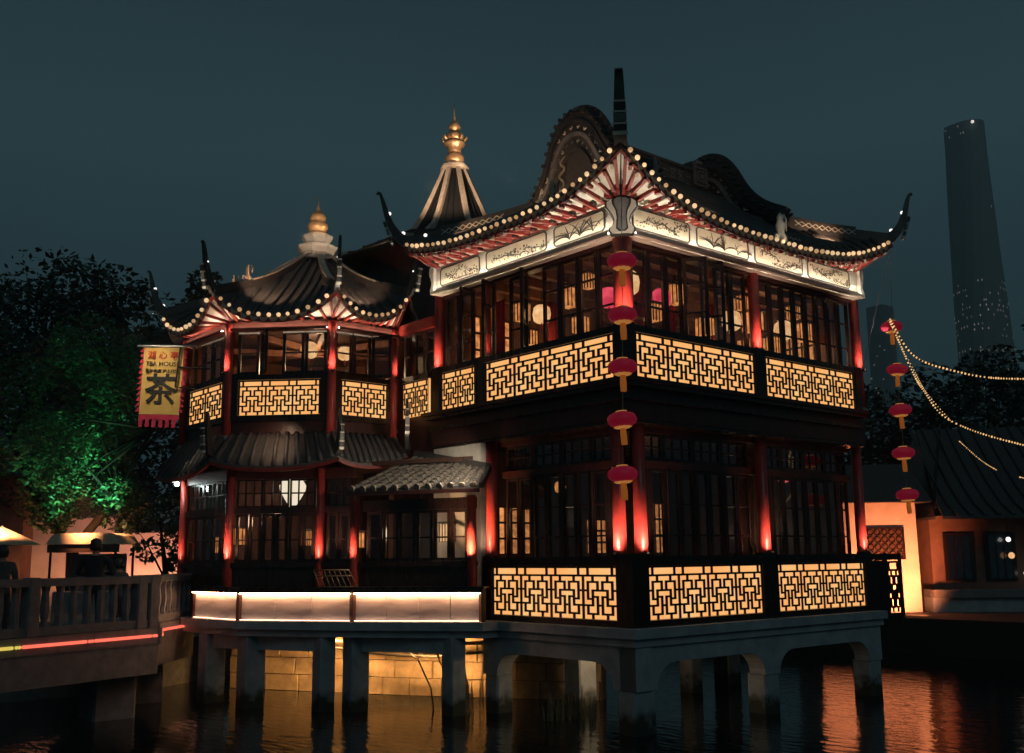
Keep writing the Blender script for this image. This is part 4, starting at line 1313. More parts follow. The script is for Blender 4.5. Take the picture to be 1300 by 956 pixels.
# upper storey
for k, (M, L) in enumerate(PF):
    a, b = (0.20, L - 0.20) if k < 2 else (0.20, L - 0.22)
    railing(pav, M, a, b, 5.26, 5.93, 2 if k != 1 else 3, -0.02, glowupper)
    MB().box(a, b, -0.05, 0.10, 5.935, 6.03).build('handrail', wood, pav, M)
    MB().box(0.03, L - 0.03, -0.04, 0.12, 5.14, 5.255).build('bottom_rail', wood, pav, M)
    for (x0, x1) in ((0.015, a - 0.002), (b + 0.002, L - 0.015)):
        MB().box(x0, x1, -0.035, 0.11, 5.258, 6.06).build('railing_post', wood, pav, M)
    window_row(pav, M, 0.12, L - 0.12, 4 if k < 2 else 3, 6.06, 6.90, 0.10, opens=((1, -60),) if k == 1 else ((2, -50),) if k == 2 else (), rows=(0.5,))
    MB().box(0.02, L - 0.02, -0.06, 0.14, 6.905, 7.06).build('head_beam', redwood, pav, M)
    MB().box(0.05, L - 0.05, 0.0, 0.12, 4.70, 5.138).build('storey_beam', redwood, pav, M)
    MB().box(0.06, L - 0.06, -0.150, -0.135, 6.90, 6.915).build('light_strip', ledsoft, pav, M)
    MB().box(0.06, L - 0.06, -0.16, -0.062, 6.88, 6.898).box(0.06, L - 0.06, -0.175, -0.161, 6.88, 6.93).build('strip_tray', redwood, pav, M)
for v, e in ((V_LL, 5), (V_LF, 9), (V_FR, 9), (V_RR + Vector((-0.1, 0, 0)), 5)):
    d = (v - PC)
    d = Vector((d.x, d.y, 0)).normalized()
    c = v + d * 0.02
    column(pav, c.x, c.y, 4.75, 7.05, 0.085)
    q = c + d * 0.15
    MB().lathe([(0.025, 0), (0.035, 0.04), (0.025, 0.05)], (q.x, q.y, 6.03), 9).build('uplight', darkmetal, pav)
    lamp('column_uplight', 'SPOT', (q.x + d.x * 0.14, q.y + d.y * 0.14, 6.10), e * 4.5, (1.0, 0.60, 0.44), 0.08, (c.x, c.y, 6.5), R(95), 0.7)
# closing walls behind, floors and ceiling
bk = [octv(AP, 3), octv(AP, 4), octv(AP, 5), octv(AP, 6)]
bk = [V_RR + Vector((0.35, 0.6, 0))] + bk + [V_LL]
for i in range(len(bk) - 1):
    M, L = facade(bk[i], bk[i + 1])
    MB().box(0.0, L, 0.0, 0.10, 1.5, 7.06).build('rear_wall', inner, pav, M)
ring = [octv(AP - 0.02, i) for i in range(8)]
MB().prism([(p.x, p.y) for p in ring], 5.0, 5.12).build('upper_floor', innerdark, pav)
MB().prism([(p.x, p.y) for p in ring], 7.065, 7.12).build('inner_ceiling', innerdark, pav)
for k in range(4):
    a = R(20 + 45 * k)
    d = Vector((math.cos(a), math.sin(a), 0)) * 2.2
    MB().bar(PC - d + Vector((0, 0, 6.98 - 0.03 * k)), PC + d + Vector((0, 0, 6.98 - 0.03 * k)), 0.1, 0.12).build('ceiling_beam', inner, pav)
lamp('interior_lamp', 'POINT', (-0.9, 8.0, 6.5), 40, (1.0, 0.62, 0.34), 0.12)
hanging_lantern((-1.25, 7.55, 6.72), 1.0, lanternglow, 'cream drum lantern inside the upper storey of the eight-sided pavilion', 6.93)
hanging_lantern((-0.75, 7.0, 6.62), 0.8, lanternglow, 'small cream drum lantern between the pavilion and the hall, upper storey', 6.9)

# roof
APE = AP + 0.48
VE = [octv(APE, i) for i in range(-1, 7)]     # 0 LL,1 LF,2 FR,3 RR,4..7 back
VE[3] = Vector((0.14, 6.02, 0))
ZV = [7.55] * 8
ZV[3] = 7.78
for i in range(8):
    VE[i] = Vector((VE[i].x, VE[i].y, ZV[i]))
APEX = Vector((PC.x, PC.y, 9.06))
def phip(i):
    v = VE[i % 8]
    h = APEX - v
    top = APEX - Vector((h.x, h.y, 0)).normalized() * 0.30
    top.z = 8.98
    return curve_through([v, lerp(v, top, 0.33) + Vector((0, 0, -0.14)), lerp(v, top, 0.66) + Vector((0, 0, -0.16)), top])
HIPS = [phip(i) for i in range(8)]
def peave(i):
    a, b = VE[i % 8], VE[(i + 1) % 8]
    def f(t):
        k = abs(2 * t - 1) ** 2.4
        p = lerp(a, b, t)
        p.z = lerp(a, b, t).z - 0.50 * (1 - k)
        return p
    return f
pr = MB()
for i in range(8):
    pr.sheet(loft(peave(i), HIPS[i], HIPS[(i + 1) % 8], 8, 10, 1.6), 0.06)
proof = pr.build('roof', tile, pav)
for i in range(8):
    E, A, B = peave(i), HIPS[i], HIPS[(i + 1) % 8]
    if i in (0, 1, 2):
        n = 11 if i < 2 else 9
        for k in range(n):
            t = (k + 0.5) / n
            vm = 1.0 if abs(t - 0.5) < 0.16 else (0.8 if abs(t - 0.5) < 0.3 else 0.55)
            # rows run straight up the slope, meeting the hips
            pts = []
            for q in range(7):
                v = vm * q / 6
                tt = 0.5 + (t - 0.5) / max(0.25, 1 - v * 0.86)
                if tt < 0.02 or tt > 0.98:
                    break
                pts.append(surf(E, A, B, tt, v, 1.6) + Vector((0, 0, 0.012)))
            if len(pts) > 1:
                MB().tube(pts, 0.045, 6).build('tile_row', tile, proof, smooth=True)
        eave_trim(proof, E, 12 if i < 2 else 11, 1, skip=0.03)
        # soffit, rafters
        wa, wb = [(V_LL, V_LF), (V_LF, V_FR), (V_FR, V_RR)][i]
        Wf = lambda t, wa=wa, wb=wb: Vector((lerp(wa, wb, min(1, max(0, (t - 0.08) / 0.84))).x, lerp(wa, wb, min(1, max(0, (t - 0.08) / 0.84))).y, 7.16))
        rows = [[lerp(Wf(j / 14), E(j / 14) - Vector((0, 0, 0.06)), q / 3) for j in range(15)] for q in range(4)]
        MB().sheet(rows, 0.012).build('soffit', sfm, proof)
        rafters(proof, E, Wf, 11, rafterred, 0.04, 0.05, 0.05)
        fb = MB()
        for j in range(12):
            fb.bar(E(j / 12) - Vector((0, 0, 0.075)), E((j + 1) / 12) - Vector((0, 0, 0.075)), 0.045, 0.045)
        fb.build('eave_board', rafterred, proof)
for i in range(8):
    h = HIPS[i]
    rb = MB()
    for q in range(8):
        rb.bar(h(q / 8) + Vector((0, 0, 0.05)), h((q + 1) / 8) + Vector((0, 0, 0.05)), 0.10, 0.14)
    rb.build('hip_ridge', ridgem, proof)
    if i in (0, 1, 2, 3):
        cap = MB()
        for q in range(3, 8):
            cap.bar(h(q / 8) + Vector((0, 0, 0.128)), h((q + 1) / 8) + Vector((0, 0, 0.128)), 0.13, 0.03)
        cap.build('ridge_cap', lit_st, proof)
        d = VE[i] - APEX
        horn(proof, VE[i], (d.x, d.y), 0.30 if i != 3 else 0.2, 0.92 if i != 3 else 0.75, 0.075, tail=[h(0.3) + Vector((0, 0, 0.06)), h(0.12) + Vector((0, 0, 0.05)), h(0.04) + Vector((0, 0, 0.04))], lamps=2)
figure(proof, HIPS[1](0.34) + Vector((0, 0, 0.15)), 0.75)
figure(proof, HIPS[0](0.5) + Vector((0, 0, 0.15)), 0.7)
# finial: two tiers of octagonal collars, gourd and spike
fin = MB().lathe([(0.52, 8.93), (0.50, 9.02), (0.36, 9.06), (0.36, 9.12), (0.44, 9.22), (0.46, 9.27), (0.28, 9.30), (0.26, 9.36), (0.34, 9.47), (0.35, 9.52), (0.18, 9.55)], (PC.x, PC.y, 0), 8).build('finial_collar', greystone, proof)
MB().lathe([(0.14, 9.545), (0.21, 9.56), (0.21, 9.60), (0.15, 9.62), (0.19, 9.66), (0.225, 9.72), (0.225, 9.78), (0.17, 9.85), (0.14, 9.87), (0.175, 9.92), (0.175, 9.98), (0.13, 10.05), (0.09, 10.07), (0.05, 10.14), (0.015, 10.22), (0.008, 10.45)], (PC.x, PC.y, 0), 16).build('finial', gold, proof, smooth=True)
lamp('finial_uplight', 'SPOT', (-2.0, 6.6, 8.75), 300, (1.0, 0.72, 0.45), 0.04, (PC.x, PC.y, 9.75), R(32), 0.6)
lamp('finial_uplight', 'SPOT', (0.9, 7.0, 8.9), 160, (1.0, 0.72, 0.45), 0.04, (PC.x, PC.y, 9.7), R(38), 0.6)

# skirt roof between the storeys
inn = [Vector((-2.88, 9.9, 4.90)), Vector((-2.88, 7.66, 4.90)), Vector((-1.50, 6.26, 4.90)), Vector((-0.05, 6.22, 4.90))]
out = [Vector((-3.34, 9.9, 4.28)), Vector((-3.34, 7.40, 4.40)), Vector((-1.62, 5.72, 4.42)), Vector((-0.12, 5.66, 4.52))]
sk = MB()
for i in range(3):
    A, B, C_, D_ = out[i], out[i + 1], inn[i], inn[i + 1]
    E = lambda t, A=A, B=B: lerp(A, B, t) - Vector((0, 0, 0.16 * (1 - abs(2 * t - 1) ** 2.5)))
    SA = lambda v, A=A, C_=C_: lerp(A, C_, v)
    SB = lambda v, B=B, D_=D_: lerp(B, D_, v)
    sk.sheet(loft(E, SA, SB, 4, 10), 0.05)
sko = sk.build('skirt_roof', tile, pav)
for i in range(3):
    A, B, C_, D_ = out[i], out[i + 1], inn[i], inn[i + 1]
    E = lambda t, A=A, B=B: lerp(A, B, t) - Vector((0, 0, 0.16 * (1 - abs(2 * t - 1) ** 2.5)))
    SA = lambda v, A=A, C_=C_: lerp(A, C_, v)
    SB = lambda v, B=B, D_=D_: lerp(B, D_, v)
    n = 11
    for k in range(n):
        t = (k + 0.5) / n
        pts = [surf(E, SA, SB, t, q / 4) + Vector((0, 0, 0.01)) for q in range(5)]
        MB().tube(pts, 0.045, 7).build('tile_row', tile, sko, smooth=True)
    fb = MB()
    for j in range(10):
        fb.bar(E(j / 10) - Vector((0, 0, 0.075)), E((j + 1) / 10) - Vector((0, 0, 0.075)), 0.05, 0.06)
    fb.build('eave_board', rafterred, sko)
for p, d in ((out[1], (-1, -0.45)), (out[2], (-0.25, -1))):
    horn(sko, p + Vector((0, 0, 0.05)), d, 0.10, 0.78, 0.07, lamps=0, tail=[lerp(p, inn[1] if p is out[1] else inn[2], 0.7) + Vector((0, 0, 0.08)), lerp(p, inn[1] if p is out[1] else inn[2], 0.3) + Vector((0, 0, 0.06))])
horn(sko, Vector((-0.48, 5.18, 4.78)), (-0.5, -0.8), 0.10, 0.66, 0.07, lamps=0, tail=[Vector((-0.15, 5.6, 4.62)), Vector((-0.35, 5.35, 4.66))])

# lower storey walls
PB = [Vector((-2.85, 9.6, 0)), Vector((-2.85, 7.52, 0)), Vector((-1.60, 6.36, 0)), Vector((-1.22, 5.76, 0))]
for i in range(3):
    M, L = facade(PB[i], PB[i + 1])
    nW = (5, 6, 2)[i]
    window_row(pav, M, 0.10, L - 0.10, nW, 2.50, 3.40, 0.05, rows=(0.46,), gm=glass)
    window_row(pav, M, 0.10, L - 0.10, (3, 3, 1)[i], 3.52, 4.04, 0.06, rows=(0.5,), cols=3, gm=glass, st=0.03)
    MB().box(0.05, L - 0.05, 0.0, 0.14, 3.402, 3.518).build('transom', wood, pav, M)
    MB().box(0.05, L - 0.05, 0.0, 0.14, 4.042, 4.24).build('head_beam', redwood, pav, M)
    MB().box(0.02, L - 0.02, -0.06, 0.16, 2.41, 2.498).build('sill', wood, pav, M)
    MB().box(0.03, L - 0.03, 0.0, 0.12, 1.50, 2.408).build('dado', wood, pav, M)
for v, e, d in ((PB[0], 4, (-0.15, -0.05)), (PB[1], 9, (-0.13, -0.09)), (PB[2], 6, (-0.12, -0.12)), (PB[3], 9, (-0.15, -0.07))):
    column(pav, v.x, v.y, 1.50, 4.26 if v is not PB[3] else 3.62, 0.085)
    MB().lathe([(0.025, 0), (0.035, 0.04), (0.025, 0.05)], (v.x + d[0], v.y + d[1], 2.50), 9).build('uplight', darkmetal, pav)
    lamp('column_uplight', 'SPOT', (v.x + d[0] * 2.0, v.y + d[1] * 2.0, 2.58), e * 5, (1.0, 0.58, 0.38), 0.08, (v.x, v.y, 3.0), R(95), 0.7)
MB().prism([(-2.7, 9.6), (-2.7, 7.6), (-1.5, 6.5), (-1.0, 5.9), (0.0, 3.8), (0.04, 9.6)], 4.26, 4.34).build('inner_ceiling', innerdark, pav)
hanging_lantern((-1.80, 7.06, 3.82), 1.2, emis('white_lantern', (1.0, 0.84, 0.62), 1.05), 'big white glowing bulb-shaped lantern behind the transom of the pavilion', 4.27, kind='pear')
lamp('interior_lamp', 'POINT', (-1.7, 7.9, 3.3), 9, (1.0, 0.60, 0.34), 0.12)
lamp('interior_lamp', 'POINT', (-0.6, 5.2, 3.0), 10, (1.0, 0.66, 0.42), 0.12)
MB().box(-2.0, -0.1, 9.2, 9.3, 1.5, 4.25).build('inner_wall', inner, pav)

# ================================================================== GALLERY between pavilion and hall
gal = thing('window_gallery', 'low glazed gallery under a small tiled lean-to roof, joining pavilion and hall', 'building', (-0.6, 4.7, 1.5))
G0, G1_ = Vector((-1.17, 5.66, 0)), Vector((-0.14, 3.60, 0))
M, L = facade(G0, G1_)
window_row(gal, M, 0.10, L - 0.14, 6, 2.50, 3.40, 0.05, rows=(0.46,), gm=glass)
MB().box(0.05, L, 0.0, 0.14, 3.402, 3.60).build('head_beam', wood, gal, M)
MB().box(0.02, L, -0.06, 0.16, 2.41, 2.498).build('sill', wood, gal, M)
MB().box(0.03, L, 0.0, 0.12, 1.50, 2.408).build('dado', wood, gal, M)
column(gal, -0.22, 3.56, 1.50, 3.62, 0.085)
MB().lathe([(0.025, 0), (0.035, 0.04), (0.025, 0.05)], (-0.37, 3.47, 2.50), 9).build('uplight', darkmetal, gal)
lamp('column_uplight', 'SPOT', (-0.52, 3.38, 2.58), 150, (1.0, 0.58, 0.30), 0.03, (-0.22, 3.56, 3.0), R(95), 0.7)
eR, eL, tR, tL = Vector((-0.42, 3.10, 3.76)), Vector((-1.72, 5.22, 3.76)), Vector((0.0, 3.38, 4.07)), Vector((-0.10, 5.42, 4.45))
rf = MB().sheet([[lerp(lerp(eR, eL, j / 8), lerp(tR, tL, j / 8), i / 4) for j in range(9)] for i in range(5)], 0.06).build('lean_to_roof', tile, gal)
for k in range(12):
    s_ = (k + 0.5) / 12
    a, b = lerp(eR, eL, s_), lerp(tR, tL, s_)
    roll = MB()
    # overlapping half-round tiles: each tile a short tapering barrel
    n = 9
    for q in range(n):
        p0, p1 = lerp(a, b, q / n) + Vector((0, 0, 0.012)), lerp(a, b, (q + 1.12) / n if q < n - 1 else 1) + Vector((0, 0, 0.004))
        roll.tube([p0, p1], [0.056, 0.044], 10)
    roll.build('tile_row', tilelight, rf, smooth=False)
    place(MB().lathe([(0.02, 0), (0.062, 0.004), (0.066, 0.02)], (0, 0, 0), 12).mesh('tile_end', tilecap), 'tile_end', rf, Matrix.Translation(a + (a - b).normalized() * 0.02 + Vector((0, 0, 0.012))) @ (a - b).to_track_quat('-Z', 'Y').to_matrix().to_4x4())
MB().bar(tR + Vector((0, 0, 0.06)), tL + Vector((0, 0, 0.06)), 0.12, 0.12).build('roof_coping', ridgem, rf)
MB().bar(eR + Vector((0.02, -0.03, 0.0)), tR + Vector((0.02, -0.03, 0.04)), 0.07, 0.10).build('verge', ridgem, rf)
MB().bar(eR - Vector((0, 0, 0.08)), eL - Vector((0, 0, 0.08)), 0.05, 0.06).build('eave_board', redwood, rf)
lamp('roof_lamp', 'SPOT', (-0.75, 2.75, 4.42), 110, (1.0, 0.84, 0.64), 0.04, (-0.75, 4.3, 3.9), R(105), 0.8)

# frosted lit panels along the deck edge
gp = thing('lit_glass_parapet', 'row of frosted glass panels lit by warm strips along the deck edge', 'parapet', (-1.5, 6.0, 1.5))
edge = [Vector((-3.12, 8.32, 0)), Vector((-2.99, 6.70, 0)), Vector((-2.24, 5.48, 0)), Vector((-1.83, 4.80, 0)), Vector((-0.44, 2.98, 0))]
for i in range(4):
    M, L = facade(edge[i], edge[i + 1])
    g0, g1 = (0.0 if i != 3 else 0.04), (L - (0.04 if i in (0, 2) else 0.0))
    npn = max(1, round((g1 - g0) / 0.62))
    for q in range(npn):
        xa, xb = g0 + (g1 - g0) * q / npn, g0 + (g1 - g0) * (q + 1) / npn
        MB().box(xa + 0.004, xb - 0.004, random.uniform(-0.003, 0.003), 0.03, 1.53, 1.975).build('frosted_panel', frosted, gp, M)
        MB().box(xb - 0.012, xb + 0.012, -0.006, 0.034, 1.512, 1.53).build('panel_clip', steel, gp, M)
    MB().box(g0, g1, -0.050, -0.036, 1.962, 1.974).build('light_strip', ledglass, gp, M)
    MB().box(g0, g1, -0.030, -0.022, 1.512, 1.520).build('light_strip', ledglow, gp, M)
    MB().box(g0 - 0.0, g1 + 0.0, -0.075, 0.10, 1.978, 2.03).build('top_rail', wood, gp, M)
    MB().box(g0, g1, -0.02, 0.05, 1.500, 1.511).build('bottom_rail', steel, gp, M)
    MB().box(g0, g1, 0.04, 0.45, 2.032, 2.07).build('bench_board', wood, gp, M)
for p in (edge[1], edge[3], edge[4] + Vector((-0.02, 0.0, 0)), edge[0]):
    MB().cbox(p.x - 0.045, p.x + 0.045, p.y - 0.045, p.y + 0.045, 1.50, 2.03, 0.01).build('parapet_post', redwood, gp)

# wire basket hung on the gallery sill
bs = thing('wire_rack', 'small slanted brass wire rack hanging below the gallery sill', 'rack', (-1.5, 5.9, 2.1))
b = MB()
pA, pB, pC, pD = Vector((-1.86, 6.10, 2.36)), Vector((-1.44, 5.58, 2.36)), Vector((-1.80, 5.98, 2.06)), Vector((-1.36, 5.42, 2.06))
for a_, c_ in ((pA, pB), (pC, pD), (pA, pC), (pB, pD), (lerp(pA, pC, 0.35), lerp(pB, pD, 0.35))):
    b.tube([a_, c_], 0.012, 6)
b.build('rack_frame', gold, bs, smooth=True)
b = MB()
for k in range(1, 7):
    b.tube([lerp(pA, pB, k / 7), lerp(pC, pD, k / 7)], 0.008, 5)
b.build('rack_bars', gold, bs, smooth=True)

# ================================================================== REAR PAVILION (only its spire shows)
rp = thing('rear_pavilion', 'tall pointed pavilion roof with large gilded gourd finial rising behind the hall', 'pavilion', (3.12, 8.44, 0))
RC = Vector((3.12, 8.44, 0))
def rv_(ap, i, z):
    a = R(-157.5 + 45 * i + 4)
    return Vector((RC.x + ap / math.cos(R(22.5)) * math.cos(a), RC.y + ap / math.cos(R(22.5)) * math.sin(a), z))
prof = [(0.18, 11.95), (0.36, 11.50), (0.55, 11.03), (0.74, 10.58), (0.98, 10.15), (1.42, 9.78), (2.05, 9.52), (2.7, 9.36)]
rr = MB()
for i in range(8):
    rr.sheet([[lerp(rv_(a, i, z), rv_(a, i + 1, z), j / 3) for j in range(4)] for a, z in reversed(prof)], 0.05)
rro = rr.build('roof', mat('unlit_roof_tile', (0.022, 0.021, 0.022), 0.5, col2=(0.012, 0.012, 0.013), scale=12, bump=0.4), rp)  # roof tile darkened in colour so the panels between hips look unlit
unlit_tile = MATS['unlit_roof_tile']
for i in range(8):
    rb = MB()
    for q in range(len(prof) - 1):
        rb.bar(rv_(prof[q][0], i, prof[q][1] + 0.05), rv_(prof[q + 1][0], i, prof[q + 1][1] + 0.05), 0.10, 0.12)
    rb.build('hip_ridge', lit_st, rro)
    for k in range(1, 4):
        pts = [lerp(rv_(a, i, z + 0.015), rv_(a, i + 1, z + 0.015), k / 4) for a, z in prof]
        MB().tube(pts, 0.03, 6).build('tile_row', unlit_tile, rro, smooth=True)
MB().prism([(rv_(2.0, i, 0).x, rv_(2.0, i, 0).y) for i in range(8)], 1.5, 9.75).build('wall', redwood, rp)
MB().lathe([(0.30, 11.84), (0.36, 11.90), (0.34, 11.97), (0.22, 12.0), (0.16, 12.02)], (RC.x, RC.y, 0), 8).build('finial_collar', lit_st, rro)
MB().lathe([(r_ * 0.86, z_) for r_, z_ in [(0.14, 12.0), (0.22, 12.04), (0.27, 12.12), (0.27, 12.20), (0.21, 12.28), (0.13, 12.31), (0.19, 12.33), (0.17, 12.37), (0.20, 12.40), (0.18, 12.44), (0.28, 12.50), (0.31, 12.55), (0.27, 12.60), (0.18, 12.63), (0.23, 12.66), (0.26, 12.73), (0.21, 12.82), (0.10, 12.88), (0.11, 12.90), (0.165, 12.95), (0.17, 13.01), (0.13, 13.08), (0.06, 13.13), (0.05, 13.18), (0.02, 13.30), (0.012, 13.38), (0.008, 13.62)]], (RC.x, RC.y, 0), 16).build('finial', gold, rro, smooth=True)
cr = MB()
for k in range(8):
    a = k * math.pi / 4
    p = Vector((RC.x + 0.25 * math.cos(a), RC.y + 0.25 * math.sin(a), 12.62))
    cr.tube([p, p + Vector((0.05 * math.cos(a), 0.05 * math.sin(a), 0.08)), p + Vector((0.01 * math.cos(a), 0.01 * math.sin(a), 0.15))], [0.04, 0.03, 0.008], 6)
cr.build('finial_petals', gold, rro, smooth=True)
lamp('finial_uplight', 'SPOT', (1.0, 6.6, 10.4), 330, (1.0, 0.68, 0.44), 0.05, (RC.x, RC.y, 11.8), R(60), 0.7)
lamp('finial_uplight', 'SPOT', (3.0, 6.0, 10.8), 520, (1.0, 0.72, 0.48), 0.05, (RC.x, RC.y, 12.75), R(28), 0.6)
for (p, e, tg) in (((-2.75, 7.0, 7.75), 10, (-1.6, 7.8, 8.2)), ((-0.9, 6.1, 7.7), 8, (-0.6, 7.4, 8.2)), ((-3.25, 8.8, 7.75), 10, (-2.2, 8.8, 8.0)), ((-2.6, 6.4, 5.0), 2.2, (-2.3, 6.9, 4.6))):
    lamp('roof_wash', 'SPOT', p, e * 6, (1.0, 0.62, 0.38), 0.04, tg, R(115), 0.9)
for i in (0, 1, 2, 3):
    d = (VE[i] - APEX)
    d = Vector((d.x, d.y, 0)).normalized()
    p = VE[i] + d * 0.65 + Vector((0, 0, -0.55))
    lamp('horn_uplight', 'SPOT', p, 26, (1.0, 0.82, 0.62), 0.03, VE[i] + Vector((0, 0, 0.25)), R(50), 0.8)
for p, tg in (((-1.95, 5.0, 4.1), (-1.6, 5.7, 4.75)), ((-0.95, 4.6, 4.5), (-0.5, 5.15, 5.05))):
    lamp('horn_uplight', 'SPOT', p, 10, (1.0, 0.80, 0.58), 0.03, tg, R(50), 0.8)
palace_lantern((-2.35, 8.2, 3.0), 1.0, 'amber box lantern low inside the side windows of the pavilion', 4.26)
palace_lantern((-2.3, 8.9, 2.85), 1.0, 'amber box lantern at the back of the pavilion ground floor', 4.26)
palace_lantern((-1.35, 7.0, 2.95), 0.9, 'amber box lantern behind the pavilion front windows', 4.26)
palace_lantern((-0.85, 6.3, 2.9), 0.9, 'amber box lantern behind the narrow windows beside the wire rack', 4.26)
palace_lantern((0.0, 4.5, 3.0), 1.0, 'amber box lantern inside the gallery by the plaster wall', 4.26, lanternglow)

# ================================================================== RED LANTERNS
redsilk = mat('red_lantern_silk', (0.36, 0.02, 0.06), 0.42, col2=(0.26, 0.012, 0.045), scale=6, emit=(0.75, 0.02, 0.07), estr=0.13)
lantrim = mat('lantern_gold_trim', (0.75, 0.42, 0.14), 0.4, 0.3, col2=(0.55, 0.28, 0.08), scale=14, emit=(1.0, 0.42, 0.10), estr=0.30)  # slight glow put into the trim, which is no lamp
tasselm = mat('orange_tassel', (0.70, 0.24, 0.05), 0.8, col2=(0.5, 0.14, 0.03), scale=30, stretch=(4, 4, 0.3), emit=(1.0, 0.28, 0.04), estr=0.16)  # tassel gives no light itself; a faint glow is painted in
def red_lantern(p, s, label, grp):
    p = Vector(p)
    s *= random.uniform(0.96, 1.05)
    t = thing('red_lantern', label, 'lantern', p, grp)
    prof = []
    for i in range(13):
        a = -math.pi / 2 + math.pi * i / 12
        prof.append((max(0.085, 0.205 * math.cos(a) ** 0.7 if math.cos(a) > 1e-6 else 0.085) * s, 0.110 * math.sin(a) * s))
    b = MB().lathe(prof, p, 28, 0.035, 1).build('body', redsilk, t, smooth=True)
    MB().lathe([(0.05 * s, 0.0), (0.08 * s, 0.0), (0.08 * s, 0.025 * s), (0.05 * s, 0.03 * s)], p + Vector((0, 0, 0.100 * s)), 16).build('top_collar', lantrim, t)
    MB().lathe([(0.09 * s, 0.0), (0.118 * s, 0.016 * s), (0.105 * s, 0.028 * s)], p + Vector((0, 0, -0.122 * s)), 20, 0.12, 1).build('bottom_fringe', lantrim, t)
    tilt_ = random.uniform(-0.05, 0.05)
    t.matrix_world = WM[t] @ Matrix.Rotation(tilt_, 4, Vector((_rt.y, -_rt.x, 0))) @ Matrix.Rotation(random.uniform(-0.04, 0.04), 4, 'X')
    MB().lathe([(0.040 * s, -0.24 * s), (0.044 * s, -0.12 * s), (0.036 * s, 0)], p + Vector((0, 0, -0.115 * s)), 12, 0.12, 1).build('tassel', tasselm, t)
    return t
for k, (x, y, z) in enumerate([(-0.93, -0.85, 6.71), (-0.94, -0.84, 5.92), (-0.96, -0.83, 5.17), (-0.98, -0.81, 4.42), (-0.99, -0.80, 3.66)]):
    red_lantern((x, y, z), 1.02, ['red silk lantern hanging highest on the cord before the hall corner', 'red silk lantern at the upper lattice handrail, second down the hall corner cord', 'red silk lantern level with the upper lattice panels on the hall corner cord', 'red silk lantern just below the upper floor edge, fourth on the hall corner cord', 'red silk lantern lowest on the hall corner cord, before the ground floor columns'][k], 'lanterns on the hall corner cord')
cordm = mat('lantern_cord', (0.35, 0.30, 0.26), 0.6, col2=(0.2, 0.17, 0.15), scale=30)
tag(MB().tube([(-0.80, -0.78, 8.55), (-0.93, -0.85, 6.7), (-0.96, -0.83, 5.1), (-0.99, -0.80, 3.6)], 0.006, 5).build('lantern_cord', cordm), 'thin cord carrying red lanterns down from the near roof corner', 'cord')
lamp('lantern_glow', 'POINT', (-0.93, -0.85, 6.38), 0.6, (1, 0.4, 0.2), 0.03)
for k, (x, z) in enumerate([(6.85, 6.86), (6.94, 6.03), (6.94, 5.24), (6.93, 4.42), (6.96, 3.63)]):
    red_lantern((x, -0.6, z), 0.96, ['red lantern at the top of the cord beyond the hall, next to the rope lights', 'red lantern second from the top beyond the far hall corner', 'red lantern in the middle of the cord beyond the far hall corner', 'red lantern second from the bottom beyond the far hall corner', 'red lantern at the bottom of the cord above the orange wall'][k], 'lanterns beyond the far hall corner')
tag(MB().tube([(6.98, -0.62, 8.45), (6.88, -0.6, 6.9), (6.94, -0.6, 5.2), (6.96, -0.6, 3.6)], 0.005, 5).build('lantern_cord', cordm), 'thin cord carrying the lanterns beyond the far hall corner', 'cord')
tag(MB().tube([(6.96, -0.62, 8.44), (6.42, -0.18, 6.05)], 0.008, 5).build('stay_wire', steel), 'slanting stay wire from roof corner to the upper railing end', 'wire')

# ================================================================== ROPE LIGHTS
ropem = emis('rope_light', (1.0, 0.62, 0.26), 1.25, (0.6, 0.3, 0.1), 30)
def rope(pts, r, label, beads=True):
    f = curve_through(pts)
    n = len(pts) * 10
    path_ = [f(i / n) for i in range(n + 1)]
    t = thing('rope_light', label, 'string lights', path_[0], 'rope lights strung beyond the hall')
    MB().tube(path_, r * 0.5, 5).build('cable', darkmetal, t)
    if beads:
        b = MB()
        tot = 0
        for i in range(n):
            a, c = path_[i], path_[i + 1]
            m = max(1, int((c - a).length / 0.045))
            for q in range(m):
                b.sphere(lerp(a, c, q / m), r * random.uniform(0.8, 1.25), 5, 4)
        o = b.build('light_beads', ropem, t)
        o['kind'] = 'stuff'
    return t
rope([(6.60, -0.72, 6.95), (6.95, -0.95, 6.25), (7.55, -1.42, 5.95), (8.30, -2.0, 5.80), (9.6, -3.0, 5.85), (12, -5, 6.1)], 0.018, 'bright rope light sweeping out almost level from the lantern cord')
rope([(6.60, -0.72, 6.90), (6.90, -0.90, 6.0), (7.05, -1.05, 5.55), (7.40, -1.30, 5.02), (8.2, -2.0, 4.60), (9.4, -2.9, 4.35), (12, -5, 4.3)], 0.017, 'rope light dropping steeply before running out below the level one')
rope([(6.64, -0.70, 6.86), (6.94, -0.94, 5.95), (7.09, -1.09, 5.50), (7.45, -1.35, 4.95)], 0.011, 'short rope light hanging alongside the steep one')
rope([(7.52, -1.42, 4.60), (7.8, -1.65, 4.25), (8.0, -1.85, 4.05)], 0.010, 'faint short piece of rope light below the steep one')
rope([(8.35, -2.1, 3.92), (8.8, -2.5, 3.82), (10.5, -4, 3.6)], 0.010, 'lowest faint rope light running off over the dark roof')

